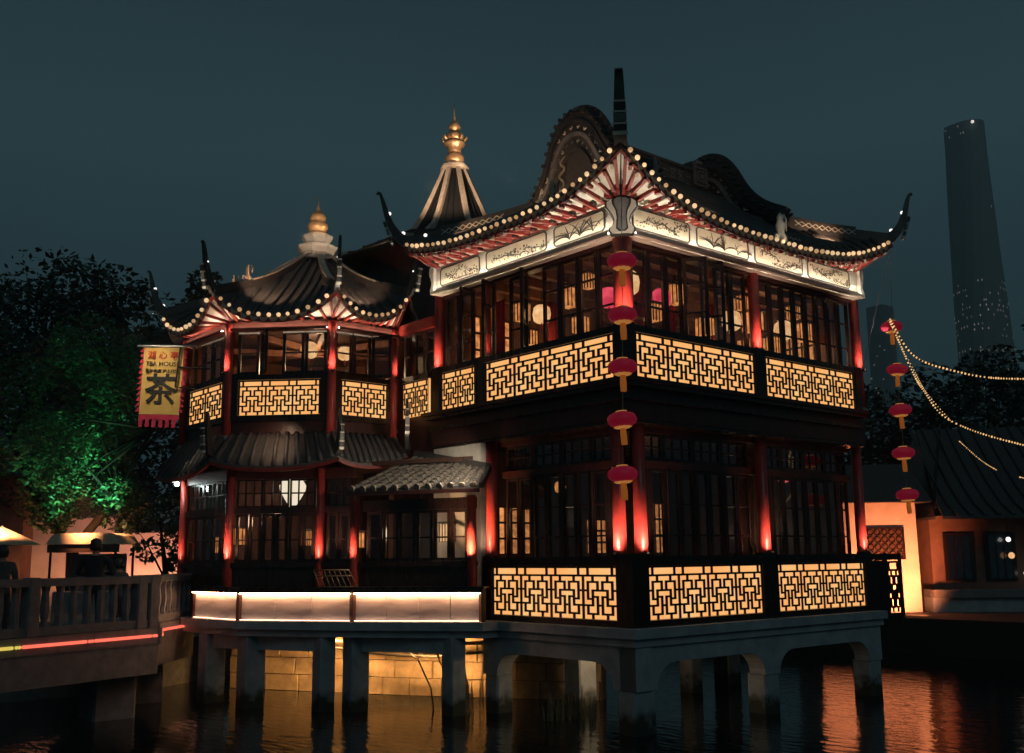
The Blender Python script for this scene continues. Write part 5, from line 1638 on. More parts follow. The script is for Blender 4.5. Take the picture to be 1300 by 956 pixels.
# ================================================================== TEA HOUSE BANNER
ban = thing('tea_house_banner', 'yellow hanging cloth banner with red toothed edging and the large character for tea', 'banner', (-3.9, 8.5, 5.0))
bA, bB = Vector((-4.27, 8.82, 6.63)), Vector((-3.56, 8.22, 6.74))
MBn, BL = facade(bA, bB)
BH = 1.32
ban_y = mat('banner_cloth', (0.62, 0.42, 0.13), 0.85, col2=(0.52, 0.33, 0.09), scale=5, bump=0.1)
ban_r = mat('banner_red_trim', (0.55, 0.03, 0.09), 0.85, col2=(0.38, 0.02, 0.06), scale=9)
TB = MBn @ Matrix.Translation((0, 0, 5.30)) @ Matrix.Rotation(R(2.0), 4, 'Y')
def cloth(x0, x1, z0, z1, ny, material, name, ph=0.0, y=0.0):
    rows = [[(x0 + (x1 - x0) * i / 16, y + 0.012 * math.sin(9 * (x0 + (x1 - x0) * i / 16) + ph), z0 + (z1 - z0) * j / 4) for i in range(17)] for j in range(5)]
    mb = MB().grid(rows)
    off = len(mb.v)
    mb.add([(p[0], p[1] + 0.006, p[2]) for r_ in rows for p in r_], [tuple(reversed(f)) for f in mb.f])
    return mb.build(name, material, ban, TB)
cloth(0.10, BL - 0.06, 0.02, BH, 4, ban_y, 'cloth')
cloth(0.10, BL - 0.06, -0.08, 0.015, 1, ban_r, 'red_hem')
for k in range(6):
    x = 0.10 + (BL - 0.17) * (k + 0.08) / 6
    MB().box(x, x + 0.075, -0.004, 0.004, -0.23, -0.078).build('hem_tab', ban_r, ban, TB)
for k in range(12):
    z = 0.06 + k * 0.105
    MB().extr([(0.10, -0.004, z), (0.10, -0.004, z + 0.10), (0.02, -0.004, z + 0.01)], (0, 0.008, 0)).build('edge_tooth', ban_r, ban, TB)
    MB().extr([(BL - 0.06, -0.004, z), (BL + 0.02, -0.004, z + 0.01), (BL - 0.06, -0.004, z + 0.10)], (0, 0.008, 0)).build('edge_tooth', ban_r, ban, TB)
MB().tube([(-0.03, 0, BH + 0.02), (BL + 0.16, 0, BH + 0.035)], 0.024, 8).build('pole', steel, ban, TB)
MB().tube([(BL - 0.12, -0.05, BH + 0.0), (BL - 0.16, -0.05, 0.55), (BL + 0.2, -0.03, 0.52)], 0.018, 6).build('bracket', darkmetal, ban, TB)
MB().tube([(BL - 0.13, -0.05, 0.93), (BL + 0.45, 0.05, 0.93)], 0.018, 6).build('bracket', darkmetal, ban, TB)
redink = mat('red_print', (0.60, 0.05, 0.02), 0.8, col2=(0.5, 0.03, 0.02), scale=9)
blackink = mat('black_print', (0.012, 0.012, 0.012), 0.8, col2=(0.02, 0.02, 0.02), scale=9)
def text(parent, body, size, loc, material, TM, name='lettering', bold=0.0, shear=0.0, sx=1.0):
    cu = bpy.data.curves.new(name, 'FONT')
    cu.body = body
    cu.size = size
    cu.align_x = 'CENTER'
    cu.align_y = 'CENTER'
    cu.extrude = 0.002
    cu.offset = bold
    cu.shear = shear
    cu.resolution_u = 3
    tmp = bpy.data.objects.new('tmp', cu)
    COL.objects.link(tmp)
    dg = bpy.context.evaluated_depsgraph_get()
    me = bpy.data.meshes.new_from_object(tmp.evaluated_get(dg))
    bpy.data.objects.remove(tmp)
    me.materials.clear()
    me.materials.append(material)
    o = place(me, name, parent, TM @ Matrix.Translation(loc) @ Matrix.Rotation(R(90), 4, 'X') @ Matrix.Diagonal((sx, 1, 1, 1)))
    return o
cxm = (0.10 + BL - 0.06) / 2
text(ban, '\u6e56 \u5fc3 \u4ead', 0.17, (cxm, -0.022, BH - 0.17), redink, TB, bold=0.002)
text(ban, 'TEA HOUSE', 0.125, (cxm, -0.022, BH - 0.33), blackink, TB, bold=0.001)
text(ban, '\u767e\u5e74\u8001\u5e97 \u6caa\u4e0a\u98ce\u60c5', 0.078, (cxm, -0.022, BH - 0.47), blackink, TB, bold=0.002)
text(ban, '\u8336', 0.62, (cxm, -0.022, BH - 0.86), blackink, TB, bold=0.010, sx=1.0)
lamp('banner_lamp', 'SPOT', (-5.0, 7.6, 7.1), 130, (1.0, 0.82, 0.55), 0.05, (-3.95, 8.55, 5.9), R(60), 0.8)

# bright white floodlight on the pavilion side
fl = thing('floodlight', 'small blazing white floodlight on the pavilion side wall', 'lamp', (-3.02, 9.62, 4.0))
MB().sphere((-3.02, 9.62, 4.08), 0.05, 12, 8).build('lens', emis('floodlight_lens', (0.85, 1.0, 0.95), 18), fl, smooth=True)
MB().lathe([(0.03, 0), (0.075, 0.03), (0.08, 0.05)], (-3.02, 9.62, 4.12), 12).build('hood', darkmetal, fl)
MB().tube([(-3.02, 9.62, 4.15), (-2.86, 9.60, 4.22)], 0.014, 6).build('arm', darkmetal, fl)
lamp('floodlight_beam', 'POINT', (-3.10, 9.52, 4.0), 6, (0.85, 1.0, 0.95), 0.05)

# ================================================================== ZIGZAG BRIDGE
br = thing('stone_bridge', 'dark stone zigzag footbridge with square balusters and a neon strip', 'bridge', (-6, 6, 0))
bp = [(-12.2, 3.85), (-4.45, 6.62), (-3.95, 7.9), (-2.72, 9.2)]
for i, (a, b) in enumerate([(bp[0], bp[1]), (bp[1], bp[2]), (bp[2], bp[3])]):
    M, L = facade(a, b)
    MB().box(-0.05, L + 0.05, -0.02, 2.0, 1.20, 1.46).build('deck_slab', concrete2, br, M)
    MB().box(0, L, 0.0, 1.9, 0.72, 1.198).build('deck_beam', concrete2, br, M)
    MB().cbox(0, L, 0.0, 0.20, 2.19, 2.31, 0.02).build('top_rail', concrete2, br, M)
    MB().box(0, L, 0.02, 0.18, 1.47, 1.60).build('bottom_rail', concrete2, br, M)
    n = int(L / 0.245)
    for k in range(n):
        x = (k + 0.5) * L / n
        if k % 8 == 7 or (i == 0 and k == n - 1):
            MB().cbox(x - 0.10, x + 0.10, -0.012, 0.212, 1.465, 2.325, 0.02).build('newel_post', concrete2, br, M)
        else:
            MB().lathe([(0.07, 0), (0.055, 0.08), (0.075, 0.25), (0.055, 0.50), (0.075, 0.59)], (x, 0.10, 1.60), 6).build('baluster', concrete2, br, M)
    # neon strip in sections with clamps
    x = (L - 0.05) % 1.25 - 1.25 if L > 2 else 0.05
    k = 0
    while x < L - 0.1:
        w = min(1.25, L - 0.05 - x)
        mt = neonyellow if (i == 0 and x + w < L - 2.2) else neonred
        MB().tube([(x, -0.05, 1.335), (x + w - 0.16, -0.05, 1.335)], 0.026, 8).build('neon_tube', mt, br, M, smooth=True)
        for q in (0.10, 0.05):
            MB().sphere((x + w - q, -0.05, 1.335), 0.026, 8, 6).build('neon_joint', mt, br, M, smooth=True)
        x += w
        k += 1
for (x, y) in ((-11.2, 5.2), (-8.6, 6.1), (-5.0, 7.3), (-3.9, 8.9)):
    MB().cbox(x - 0.35, x + 0.35, y - 0.35, y + 0.35, -0.6, 0.725, 0.04).build('pier', concrete2, br)

# ================================================================== PEOPLE
skinm = mat('skin', (0.45, 0.27, 0.19), 0.6, col2=(0.38, 0.22, 0.15), scale=12)
hairm = mat('black_hair', (0.012, 0.010, 0.010), 0.5, col2=(0.02, 0.018, 0.016), scale=40)
def person(loc, rz, label, top, trousers, h=1.68, arms='down', width=1.0):
    t = thing('person', label, 'person', loc, 'visitors on the far bank')
    s = h / 1.72
    # skeleton: pelvis root, spine, neck, head, arms, legs
    P = {'pelvis': (0, 0, 0.95), 'waist': (0, 0.01, 1.10), 'chest': (0, 0.0, 1.32), 'neck': (0, 0.01, 1.48), 'head0': (0, -0.005, 1.56), 'head1': (0, -0.02, 1.66)}
    rad = {'pelvis': (0.165, 0.12), 'waist': (0.15, 0.11), 'chest': (0.185, 0.13), 'neck': (0.058, 0.06), 'head0': (0.075, 0.085), 'head1': (0.07, 0.085)}
    E_ = [('pelvis', 'waist'), ('waist', 'chest'), ('chest', 'neck'), ('neck', 'head0'), ('head0', 'head1')]
    for sx, sd in ((-1, 'l'), (1, 'r')):
        P['sh' + sd] = (sx * 0.19 * width, 0.0, 1.40); rad['sh' + sd] = (0.075, 0.075)
        if arms == 'down':
            P['el' + sd] = (sx * 0.25 * width, 0.03, 1.12); P['wr' + sd] = (sx * 0.26 * width, -0.05, 0.88); P['ha' + sd] = (sx * 0.255 * width, -0.08, 0.79)
        else:
            P['el' + sd] = (sx * 0.29 * width, -0.04, 1.14); P['wr' + sd] = (sx * 0.12, -0.24, 1.14); P['ha' + sd] = (sx * 0.05, -0.30, 1.17)
        rad['el' + sd] = (0.052, 0.052); rad['wr' + sd] = (0.036, 0.034); rad['ha' + sd] = (0.04, 0.028)
        P['hip' + sd] = (sx * 0.095, 0, 0.88); rad['hip' + sd] = (0.095, 0.10)
        P['kn' + sd] = (sx * 0.105, -0.02, 0.49); rad['kn' + sd] = (0.062, 0.065)
        P['an' + sd] = (sx * 0.11, 0.02, 0.09); rad['an' + sd] = (0.042, 0.045)
        P['to' + sd] = (sx * 0.12, -0.14, 0.04); rad['to' + sd] = (0.04, 0.035)
        E_ += [('chest', 'sh' + sd), ('sh' + sd, 'el' + sd), ('el' + sd, 'wr' + sd), ('wr' + sd, 'ha' + sd), ('pelvis', 'hip' + sd), ('hip' + sd, 'kn' + sd), ('kn' + sd, 'an' + sd), ('an' + sd, 'to' + sd)]
    keys = list(P)
    me = bpy.data.meshes.new('tmp')
    me.from_pydata([tuple(c * s for c in P[k]) for k in keys], [(keys.index(a), keys.index(b)) for a, b in E_], [])
    ob = bpy.data.objects.new('tmp', me)
    COL.objects.link(ob)
    ob.modifiers.new('skin', 'SKIN')
    for i, k in enumerate(keys):
        sv = me.skin_vertices[0].data[i]
        sv.radius = (rad[k][0] * s, rad[k][1] * s)
        sv.use_root = (k == 'pelvis')
    ob.modifiers.new('sub', 'SUBSURF').levels = 2
    dg = bpy.context.evaluated_depsgraph_get()
    m2 = bpy.data.meshes.new_from_object(ob.evaluated_get(dg))
    bpy.data.objects.remove(ob)
    m2.materials.clear()
    for m_2 in (top, trousers, skinm, darkmetal):
        m2.materials.append(m_2)
    for p in m2.polygons:
        c = p.center
        p.use_smooth = True
        z = c.z / s
        if z > 1.47:
            p.material_index = 2
        elif z < 0.08:
            p.material_index = 3
        elif z < 0.93 and abs(c.x) < 0.19 * s:
            p.material_index = 1
        elif (arms == 'down' and z < 0.86) or (arms != 'down' and c.y < -0.22 * s):
            p.material_index = 2
    T = Matrix.Translation(loc) @ Matrix.Rotation(rz, 4, 'Z')
    place(m2, 'body', t, T)
    hb = MB()
    prof = [(0.088, 1.55), (0.098, 1.60), (0.102, 1.66), (0.092, 1.72), (0.06, 1.76), (0.01, 1.775)]
    hb.lathe([(r_ * s, z * s) for r_, z in prof], (0, 0.022 * s, 0), 14)
    place(hb.mesh('hair', hairm, True), 'hair', t, T)
    f = MB()
    f.extr([(-0.012 * s, -0.105 * s, 1.60 * s), (0.012 * s, -0.105 * s, 1.60 * s), (0.0, -0.10 * s, 1.65 * s)], (0, -0.025 * s, -0.004))
    for sx in (-1, 1):
        f.sphere((sx * 0.095 * s, 0.0, 1.615 * s), 0.024 * s, 6, 5)
    place(f.mesh('nose_and_ears', skinm, True), 'nose_and_ears', t, T)
    ey = MB()
    for sx in (-1, 1):
        ey.sphere((sx * 0.034 * s, -0.096 * s, 1.635 * s), 0.010 * s, 6, 5)
    ey.box(-0.022 * s, 0.022 * s, -0.102 * s, -0.094 * s, 1.568 * s, 1.574 * s)
    place(ey.mesh('eyes_and_mouth', hairm), 'eyes_and_mouth', t, T)
    return t
navy = mat('navy_jacket', (0.015, 0.018, 0.030), 0.8, col2=(0.010, 0.012, 0.02), scale=10)
greyc = mat('grey_coat', (0.09, 0.085, 0.09), 0.8, col2=(0.05, 0.05, 0.055), scale=10)
redc = mat('dark_red_coat', (0.16, 0.03, 0.03), 0.8, col2=(0.09, 0.02, 0.02), scale=10)
person((-4.85, 8.72, 1.20), YAW + R(90), 'person in a dark navy jacket seen from behind on the bridge', navy, navy, 1.72, 'front', 1.15)
lawn_z = 0.9
person((-3.35, 11.6, 0.95), YAW + R(60), 'person in a grey coat in front of the pink wall', greyc, navy, 1.62)
person((-5.2, 14.6, 0.9), YAW - R(60), 'person in a dark red coat beside the tree trunk', redc, navy, 1.70)
person((-6.0, 15.8, 0.9), YAW + R(100), 'person in a navy jacket under the orange parasol', navy, greyc, 1.62)
person((-6.6, 8.05, 1.20), YAW + R(120), 'person in a grey coat standing on the bridge beside the navy jacket', greyc, navy, 1.60)
person((-7.3, 7.5, 1.20), YAW - R(30), 'person in a dark red coat leaning by the bridge rail', redc, greyc, 1.58)
# bank they stand on (a stone landing)
struct(MB().prism([(-9.5, 10.6), (-2.9, 10.6), (1.5, 13.2), (1.5, 17.2), (-9.5, 17.2)], -0.4, 0.93).build('pavement', concrete2), 'stone landing on the far bank')

# ================================================================== FAR BANK, LEFT
pinkwall = mat('lime_washed_wall', (0.62, 0.52, 0.46), 0.85, col2=(0.48, 0.38, 0.33), scale=1.6, bump=0.2)
brickw = mat('brown_render', (0.26, 0.14, 0.10), 0.85, col2=(0.16, 0.09, 0.07), scale=2.2, bump=0.3)
cw = thing('courtyard_wall', 'pale plaster courtyard wall in two steps with dark tile coping', 'wall', (-0.6, 19.6, 0.9))
wdir = (Vector((0.42, 18.63, 0)) - Vector((-1.76, 20.48, 0))).normalized()
P0 = Vector((-1.76, 20.48, 0))
M, _ = facade(P0, P0 + wdir)
MB().box(-1.4, 1.38, 0, 0.25, 0.9, 3.80).build('high_wall', pinkwall, cw, M)
MB().box(1.382, 4.2, 0.02, 0.27, 0.9, 3.36).build('low_wall', pinkwall, cw, M)
for (x0, x1, z) in ((-1.5, 1.46, 3.80), (1.47, 4.3, 3.36)):
    MB().extr([(x0, -0.20, z), (x0, 0.45, z), (x0, 0.30, z + 0.12), (x0, 0.12, z + 0.24), (x0, -0.05, z + 0.12)], (x1 - x0, 0, 0)).build('coping', tile, cw, M)
    n = int((x1 - x0) / 0.2)
    for k in range(n):
        x = x0 + (k + 0.5) * (x1 - x0) / n
        MB().tube([(x, -0.21, z + 0.02), (x, 0.10, z + 0.24)], 0.045, 6).build('coping_tile', tile, cw, M)
lamp('wall_lamp', 'SPOT', (-1.4, 16.4, 1.2), 650, (1.0, 0.40, 0.26), 0.1, (-0.4, 19.4, 2.8), R(80), 0.8)
hs = thing('courtyard_house', 'brown rendered house with low tiled roof behind the lit trunk', 'house', (-5.0, 23, 0.9))
M, _ = facade((-7.4, 24.4), (-2.9, 20.6))
MB().box(0, 5.9, 0, 5, 0.9, 5.0).build('wall', brickw, hs, M)
MB().extr([(-0.3, -0.5, 4.95), (-0.3, 5.5, 4.95), (-0.3, 2.5, 6.6)], (6.5, 0, 0)).build('roof', tile, hs, M)
for k in range(3):
    o = MB().box(0.6 + k * 1.8, 1.7 + k * 1.8, -0.05, -0.002, 2.2, 3.8).build('window', innerdark, hs, M)
    MB().box(0.68 + k * 1.8, 1.62 + k * 1.8, -0.06, -0.052, 2.28, 3.72).build('pane', amberglow if k == 1 else glassdark, o, M)
lamp('house_lamp', 'SPOT', (-6.2, 19.5, 1.3), 200, (1.0, 0.34, 0.14), 0.1, (-5.4, 22.6, 3.2), R(80), 0.8)

# food stall with rounded canvas canopy
canvas = mat('cream_canvas', (0.75, 0.58, 0.42), 0.8, col2=(0.62, 0.46, 0.32), scale=3)
st = thing('food_stall', 'food stall with long cream canvas canopy glowing orange', 'stall', (-2.5, 15.8, 0.93))
M, _ = facade((-3.15, 16.40), (-1.88, 15.33))
MB().extr([(-0.05, -0.7, 2.08), (0.10, -0.7, 2.30), (0.25, -0.7, 2.34), (1.45, -0.7, 2.34), (1.60, -0.7, 2.28), (1.75, -0.7, 2.08)], (0, 1.4, 0)).build('canopy', canvas, st, M @ Matrix.Translation((0, 0, 0.9)))
MB().box(-0.02, 1.72, -0.66, -0.62, 2.78, 2.97).build('fascia', innerdark, st, M)
for x in (0.05, 1.62):
    for y in (-0.6, 0.6):
        MB().tube([(x, y, 0.93), (x, y, 2.98)], 0.03, 8).build('post', darkmetal, st, M)
MB().cbox(0.1, 1.6, -0.5, 0.3, 0.93, 1.85, 0.02).build('counter', greystone, st, M)
MB().box(0.15, 1.55, 0.32, 0.38, 1.0, 2.75).build('back_panel', greystone, st, M)
lamp('stall_lamp', 'SPOT', (-3.2, 14.9, 4.3), 2400, (1.0, 0.44, 0.18), 0.1, (-2.5, 15.9, 3.1), R(60), 0.8)
pa = thing('parasol', 'round orange-lit parasol over a table on the far bank', 'parasol', (-4.5, 17.6, 0.93))
MB().lathe([(0.95, 2.05), (0.9, 2.08), (0.5, 2.28), (0.05, 2.48)], (-4.35, 17.0, 0.93), 8).build('canopy', canvas, pa)
MB().tube([(-4.35, 17.0, 0.93), (-4.35, 17.0, 3.45)], 0.03, 8).build('pole', steel, pa)
lamp('parasol_lamp', 'SPOT', (-4.9, 16.0, 3.9), 700, (1.0, 0.42, 0.18), 0.1, (-4.35, 17.0, 3.1), R(60), 0.8)
tt = thing('cafe_table', 'small round table with glasses under the parasol', 'table', (-4.35, 16.8, 0.93))
MB().lathe([(0.40, 0.70), (0.42, 0.72), (0.40, 0.745)], (-4.35, 17.0, 0.93), 18).build('table_top', canvas, tt)
MB().lathe([(0.22, 0.0), (0.04, 0.04), (0.04, 0.7)], (-4.35, 17.0, 0.93), 12).build('pedestal', darkmetal, tt)

# ================================================================== TREES
barkm = mat('bark', (0.030, 0.024, 0.020), 0.95, spec=0.05, col2=(0.02, 0.015, 0.012), scale=8, bump=0.6, stretch=(1, 1, 0.3))
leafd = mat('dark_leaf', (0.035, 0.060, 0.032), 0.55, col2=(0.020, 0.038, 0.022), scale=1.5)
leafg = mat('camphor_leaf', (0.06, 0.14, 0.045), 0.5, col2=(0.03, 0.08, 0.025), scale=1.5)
def leaves(mb, blobs, n, size, rnd):
    for k in range(n):
        c, r = rnd.choice(blobs)
        while True:
            v = Vector((rnd.uniform(-1, 1), rnd.uniform(-1, 1), rnd.uniform(-1, 1)))
            if 0.05 < v.length < 1:
                break
        v = v * (v.length ** -0.45)
        p = c + Vector((v.x * r.x, v.y * r.y, v.z * r.z))
        a = Vector((rnd.uniform(-1, 1), rnd.uniform(-1, 1), rnd.uniform(-0.6, 0.6))).normalized()
        b = a.cross(Vector((rnd.uniform(-1, 1), rnd.uniform(-1, 1), rnd.uniform(-1, 1)))).normalized()
        s = size * rnd.uniform(0.6, 1.3)
        mb.add([p - a * s, p + b * s * 0.45, p + a * s, p - b * s * 0.45], [(0, 1, 2, 3)])
def tree(loc, h, spread, label, leafmat, n, size, seed, low=0.35, trunk=0.16, fork=None, group=None, nblob=16, shape=1.0):
    rnd = random.Random(seed)
    loc = Vector(loc)
    t = thing('broadleaf_tree', label, 'tree', loc, group)
    tb = MB()
    top = loc + Vector((rnd.uniform(-0.3, 0.3), rnd.uniform(-0.3, 0.3), h * 0.75))
    tips = []
    if fork:
        mid = loc + Vector((0, 0, h * fork))
        tb.tube([loc, lerp(loc, mid, 0.5) + Vector((0.05, 0.03, 0)), mid], [trunk * 1.3, trunk, trunk * 0.9], 9)
        for sg in (-1, 1):
            d = Vector((0.76 * sg, -0.65 * sg, 0))
            e1 = mid + d * spread * 0.22 + Vector((0, 0, h * 0.18))
            e2 = mid + d * spread * 0.42 + Vector((0, 0, h * 0.42))
            tb.tube([mid, e1, e2], [trunk * 0.75, trunk * 0.55, trunk * 0.25], 8)
            tips += [e1, e2]
    else:
        tb.tube([loc, lerp(loc, top, 0.4) + Vector((0.1, 0.05, 0)), top], [trunk * 1.4, trunk, trunk * 0.3], 9)
        tips = [lerp(loc, top, 0.5), lerp(loc, top, 0.75), top]
    blobs = []
    for k in range(nblob):
        a = rnd.uniform(0, 6.283)
        zz = low + (1 - low) * (k + 0.5) / nblob
        rr = spread * 0.5 * math.sin(math.pi * min(1, max(0.12, (zz - low) / (1 - low) * 0.86 + 0.10))) ** 0.7 * shape
        q = rr * rnd.uniform(0.25, 1.0)
        c = loc + Vector((q * math.cos(a), q * math.sin(a), h * zz))
        br_ = spread * rnd.uniform(0.13, 0.24)
        blobs.append((c, Vector((br_, br_, br_ * 0.75))))
        st_ = rnd.choice(tips)
        tb.tube([st_, lerp(st_, c, 0.55) + Vector((0, 0, 0.1)), c], [trunk * 0.28, trunk * 0.16, trunk * 0.06], 5)
    tb.build('trunk', barkm, t, smooth=True)
    cr_ = MB()
    leaves(cr_, blobs, n, size, rnd)
    cr_.build('crown', leafmat, t)
    return t
tree((0.6, 31.6, 0.9), 13.0, 9.5, 'tallest dark tree behind the courtyard wall', leafd, 9000, 0.17, 1, low=0.25, trunk=0.3, nblob=34)
tree((-2.6, 34.2, 0.9), 12.2, 9.0, 'broad dark tree at the edge of the far bank', leafd, 8000, 0.17, 2, low=0.2, trunk=0.3, nblob=30)
tree((3.0, 29.6, 0.9), 12.6, 6.0, 'narrow dark tree between the tallest tree and the pavilion roof', leafd, 6000, 0.16, 3, low=0.2, trunk=0.25, nblob=26)
tree((5.2, 27.7, 0.9), 12.8, 3.6, 'slender dark tree just behind the pavilion horn', leafd, 4000, 0.15, 4, low=0.3, trunk=0.2, nblob=18)
tree((0.6, 24.0, 0.9), 9.2, 6.5, 'rounded dark tree above the low wall step', leafd, 6500, 0.14, 5, low=0.3, trunk=0.2, nblob=24)
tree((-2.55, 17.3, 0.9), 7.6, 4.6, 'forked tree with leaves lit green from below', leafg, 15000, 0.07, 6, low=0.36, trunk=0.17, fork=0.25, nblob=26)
tree((-5.2, 20.0, 0.9), 8.0, 5.0, 'leafy dark tree beside the forked one', leafd, 9000, 0.08, 7, low=0.38, trunk=0.15, nblob=20)
tree((-0.9, 15.0, 0.9), 3.4, 2.2, 'small dark tree in front of the low pale wall', leafd, 1500, 0.085, 8, low=0.45, trunk=0.09, nblob=12)
for (x, y, z, e, tg) in ((-2.2, 15.7, 3.4, 700, (-2.4, 17.3, 5.7)), (-3.2, 16.2, 3.4, 300, (-3.1, 17.5, 5.6))):
    lamp('tree_uplight', 'SPOT', (x, y, z), e, (0.16, 1.0, 0.52), 0.3, tg, R(66), 0.9)
lamp('trunk_uplight', 'SPOT', (-3.3, 16.6, 1.0), 120, (1.0, 0.42, 0.14), 0.05, (-2.9, 17.7, 3.4), R(50), 0.8)

tree((29.5, 13.2, 0.9), 8.6, 7.0, 'low dark tree behind the orange house', leafd, 5000, 0.17, 21, low=0.2, trunk=0.2, nblob=22)
tree((32.8, 11.6, 0.9), 9.0, 8.0, 'broad dark tree beyond the lantern cord', leafd, 5500, 0.17, 22, low=0.2, trunk=0.2, nblob=24)
tree((36.9, 7.4, 0.9), 13.2, 5.0, 'tall dark tree standing before the skyscraper base', leafd, 6000, 0.18, 23, low=0.2, trunk=0.25, nblob=26)
tree((34.0, 10.0, 0.9), 10.0, 7.0, 'dark tree between the broad tree and the tall one', leafd, 5000, 0.17, 24, low=0.2, trunk=0.2, nblob=24)

# ================================================================== FAR BANK, RIGHT
oh = thing('orange_lit_house', 'small waterside house with orange lit white walls and a square lattice window', 'house', (17, 6, 0.5))
M, _ = facade((14.6, 6.55), (17.0, 4.5))
whitewall = mat('white_wash', (0.68, 0.62, 0.55), 0.85, col2=(0.55, 0.48, 0.42), scale=2, bump=0.2)
MB().box(0.0, 2.95, 0, 2.6, 0.85, 4.0).build('wall', whitewall, oh, M)
MB().box(-0.1, 3.2, -0.06, 2.6, 0.3, 0.848).build('stone_base', sandstone, oh, M)
MB().extr([(-0.3, -0.45, 3.98), (-0.3, 3.2, 3.98), (-0.3, 1.3, 5.2)], (3.6, 0, 0)).build('roof', tile, oh, M)
sc = MB()
x0, z0, sw, sh = 1.50, 2.42, 1.02, 0.82
sc.box(x0 - 0.05, x0 + sw + 0.05, -0.05, 0.0, z0 - 0.05, z0).box(x0 - 0.05, x0 + sw + 0.05, -0.05, 0.0, z0 + sh, z0 + sh + 0.05)
sc.box(x0 - 0.05, x0, -0.05, 0.0, z0, z0 + sh).box(x0 + sw, x0 + sw + 0.05, -0.05, 0.0, z0, z0 + sh)
for i in range(5):
    for j in range(4):
        cx, cz, r_ = x0 + (i + 0.5) * sw / 5, z0 + (j + 0.5) * sh / 4, 0.085
        ring_ = [(cx + r_ * math.cos(6.283 * q / 8 + 0.39), -0.025, cz + r_ * math.sin(6.283 * q / 8 + 0.39)) for q in range(9)]
        sc.tube(ring_, 0.014, 5, caps=False)
sco = sc.build('lattice_window', wood, oh, M)
MB().box(x0, x0 + sw, -0.008, -0.003, z0, z0 + sh).build('window_recess', innerdark, sco, M)
lamp('house_wash', 'SPOT', (15.2, 3.6, 1.0), 1300, (1.0, 0.27, 0.10), 0.15, (15.9, 5.4, 2.3), R(120), 0.8)
rh = thing('waterside_house', 'dark waterside house with big sloping tiled roof and dim windows', 'house', (22, 3, 0.9))
M, _ = facade((17.2, 4.6), (25.5, -3.5))
MB().box(0.15, 12, 0, 5, 0.85, 3.6).build('wall', brickw, rh, M)
MB().box(-0.05, 12, -0.5, 0.3, 0.2, 1.30).build('embankment', concrete, rh, M)
MB().box(-0.05, 12, -0.62, 0.3, 1.302, 1.52).build('embankment_cap', greystone, rh, M)
MB().extr([(0.0, -1.0, 3.5), (0.0, 6.0, 3.5), (1.6, 2.6, 6.6)], (0.001, 0, 0)).build('roof_hip', tile, rh, M)
rs = MB().sheet([[(0.2 + 0.6 * i / 5 + (12 - 0.6 * i / 5) * j / 10, -1.1 + 3.6 * i / 5, 3.55 + 0.25 * (i / 5) + 2.6 * (i / 5) ** 1.35) for j in range(11)] for i in range(6)], 0.08)
rs.sheet([[(0.8 * i / 5 + 0.0, -1.1 + 3.6 * i / 5 + (7.2 - 7.2 * i / 5) * j / 6, 3.55 + 0.25 * (i / 5) + 2.6 * (i / 5) ** 1.35) for j in range(7)] for i in range(6)], 0.08)
rso = rs.build('roof', tile, rh, M)
for k in range(30):
    x = 0.6 + k * 0.38
    MB().tube([(x, -1.1 + 3.6 * i / 5, 3.58 + 0.25 * (i / 5) + 2.6 * (i / 5) ** 1.35) for i in range(6)], 0.06, 6).build('tile_row', tile, rso, M, smooth=True)
for k in range(5):
    o = MB().box(0.5 + k * 1.15, 1.35 + k * 1.15, -0.05, -0.002, 1.75, 3.1).build('window', wood, rh, M)
    MB().box(0.57 + k * 1.15, 1.28 + k * 1.15, -0.056, -0.052, 1.82, 3.03).build('pane', glassdark, o, M)
    bb = MB()
    for q in range(4):
        bb.box(0.57 + k * 1.15 + q * 0.22, 0.60 + k * 1.15 + q * 0.22, -0.075, -0.057, 1.82, 3.03)
    bb.build('bars', wood, o, M)
for k, (x, z, s_, m_2, lab) in enumerate([(2.2, 2.9, 0.07, bulbwhite, 'white lamp under the eave of the dark waterside house'), (2.25, 2.45, 0.09, lanternglow, 'yellowish globe lamp below the white eave lamp'), (2.6, 1.95, 0.06, bulbwhite, 'small white lamp by the water at the dark house')]):
    o = place(MB().sphere((x, -0.35, z), s_, 10, 7).mesh('globe_lamp', m_2, True), 'globe_lamp', None, M)
    tag(o, lab, 'lamp')
MB().tube([(2.2, -0.35, 3.6), (2.2, -0.35, 2.9)], 0.01, 5).build('lamp_cord', darkmetal, rh, M)

# dark timber screen at the far end of the hall deck
fs = thing('timber_screen', 'dark openwork timber screen at the far end of the hall deck', 'screen', (6.9, 0.4, 1.5))
M, _ = facade((6.60, 0.05), (7.55, -0.05))
sb = MB()
for x in (0.0, 0.46, 0.90):
    sb.cbox(x, x + 0.06, 0, 0.06, 1.30, 2.56, 0.01)
sb.box(0.06, 0.90, 0.005, 0.055, 2.42, 2.54).box(0.06, 0.90, 0.005, 0.055, 1.30, 1.42)
sb.build('frame', wood, fs, M)
lm = lattice_mesh(0.38, 0.96, 1, 0.03).build('lattice', wood, fs, M @ Matrix.Translation((0.52, 0.01, 1.44)))
MB().box(0.062, 0.458, 0.02, 0.04, 1.422, 2.418).build('board', wood, fs, M)

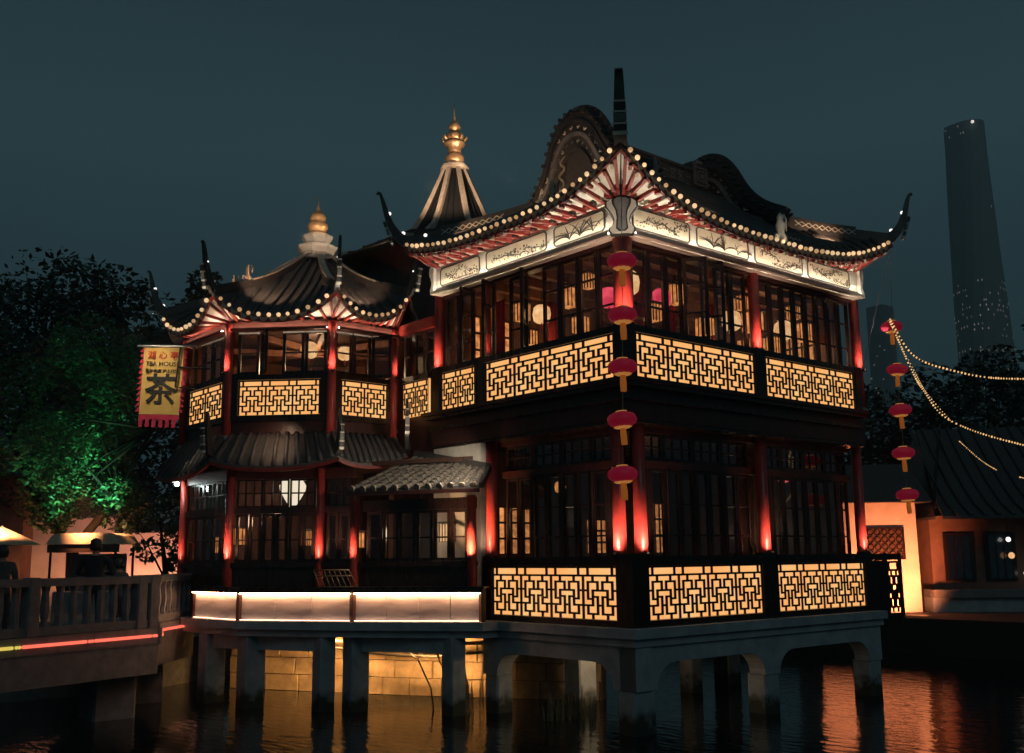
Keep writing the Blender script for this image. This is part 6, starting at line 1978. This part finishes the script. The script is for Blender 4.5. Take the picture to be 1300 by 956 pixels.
# ================================================================== TOWERS OF THE CITY
towm = mat('tower_glass', (0.28, 0.29, 0.29), 0.9, col2=(0.24, 0.25, 0.25), scale=0.05, spec=0.0)
tw = thing('twisted_skyscraper', 'tall twisting glass skyscraper with a few lit floors', 'skyscraper', (590, 265, 0))
def twr(z):
    t = z / 262
    c = lerp((591.5, 264.2, z), (591.0, 264.5, z), t)
    r = 17.5 - 5.5 * t
    ang = R(50 + 70 * t)
    pts = []
    for k in range(18):
        a = 2 * math.pi * k / 18
        q = r * (1 + 0.10 * math.cos(3 * a)) * (0.86 if k == 0 else 1)
        pts.append((c.x + q * math.cos(a + ang), c.y + q * math.sin(a + ang), z))
    return pts
rows = []
for i in range(27):
    p = twr(i * 10.0)
    rows.append(p + [p[0]])
mb = MB().grid(rows)
mb.f.append(tuple(26 * 19 + k for k in range(18)))
mb.build('tower_shaft', towm, tw)
litm = emis('lit_office', (1.0, 0.92, 0.78), 0.30, (0.2, 0.2, 0.19), 0.2)
rnd = random.Random(5)
fl_ = []
for z, dens in [(257, 0.15), (252, 0.25), (205, 0.05), (180, 0.05), (166, 0.06), (159, 0.4), (155, 0.35), (151, 0.3), (147, 0.5), (144, 0.6), (141, 0.4), (138, 0.35), (133, 0.5), (130, 0.5), (126, 0.3), (119, 0.8), (117, 0.9), (112, 0.35), (106, 0.5), (98, 0.6), (95, 0.6), (88, 0.4)]:
    p = twr(z)
    for k in range(18):
        a, b = Vector(p[k]), Vector(p[(k + 1) % 18])
        for q in range(5):
            if rnd.random() < dens * 0.26:
                c1, c2 = lerp(a, b, q / 5 + 0.03), lerp(a, b, q / 5 + 0.15)
                m = Vector((591.2, 264.3, z))
                n1 = (c1 - m).normalized() * 0.25
                fl_.append((c1 + n1, c2 + n1, z))
for (a, b, z) in fl_[:280]:
    o = MB().add([a, b, b + Vector((0, 0, 1.1)), a + Vector((0, 0, 1.1)), a * 1.0 - (a - Vector((591.2, 264.3, a.z))).normalized() * 0.4, b - (b - Vector((591.2, 264.3, b.z))).normalized() * 0.4], [(0, 1, 2, 3), (0, 4, 5, 1)]).build('lit_window', litm, tw)
MB().sphere((593 - 14, 262 - 8, 257), 1.0, 8, 6).build('beacon', bulbwhite, tw)
t2 = thing('distant_tower', 'faint slab tower far off behind the roof corner', 'skyscraper', (640, 357, 0))
MB().cbox(632, 646, 350, 364, 0, 172, 1.0).build('tower_shaft', towm, t2)
for k in range(16):
    z = 95 + rnd.random() * 70
    y = 350.5 + rnd.random() * 12
    MB().box(631.6, 631.9, y, y + 0.9, z, z + 0.9).build('lit_window', litm, t2)

# ================================================================== NIGHT HAZE
hz = bpy.data.materials.new('night_haze')
hz.use_nodes = True
hn, hl = hz.node_tree.nodes, hz.node_tree.links
hn.clear()
ho = hn.new('ShaderNodeOutputMaterial')
hv = hn.new('ShaderNodeVolumePrincipled')
hv.inputs['Color'].default_value = (0.80, 0.90, 0.92, 1)
hv.inputs['Density'].default_value = 0.0012
hl.new(hv.outputs[0], ho.inputs['Volume'])
hb = MB().box(-950, 950, -950, 950, -1.5, 275).build('haze', hz)
hb['kind'] = 'stuff'
hb['label'] = 'thin night haze over the city'
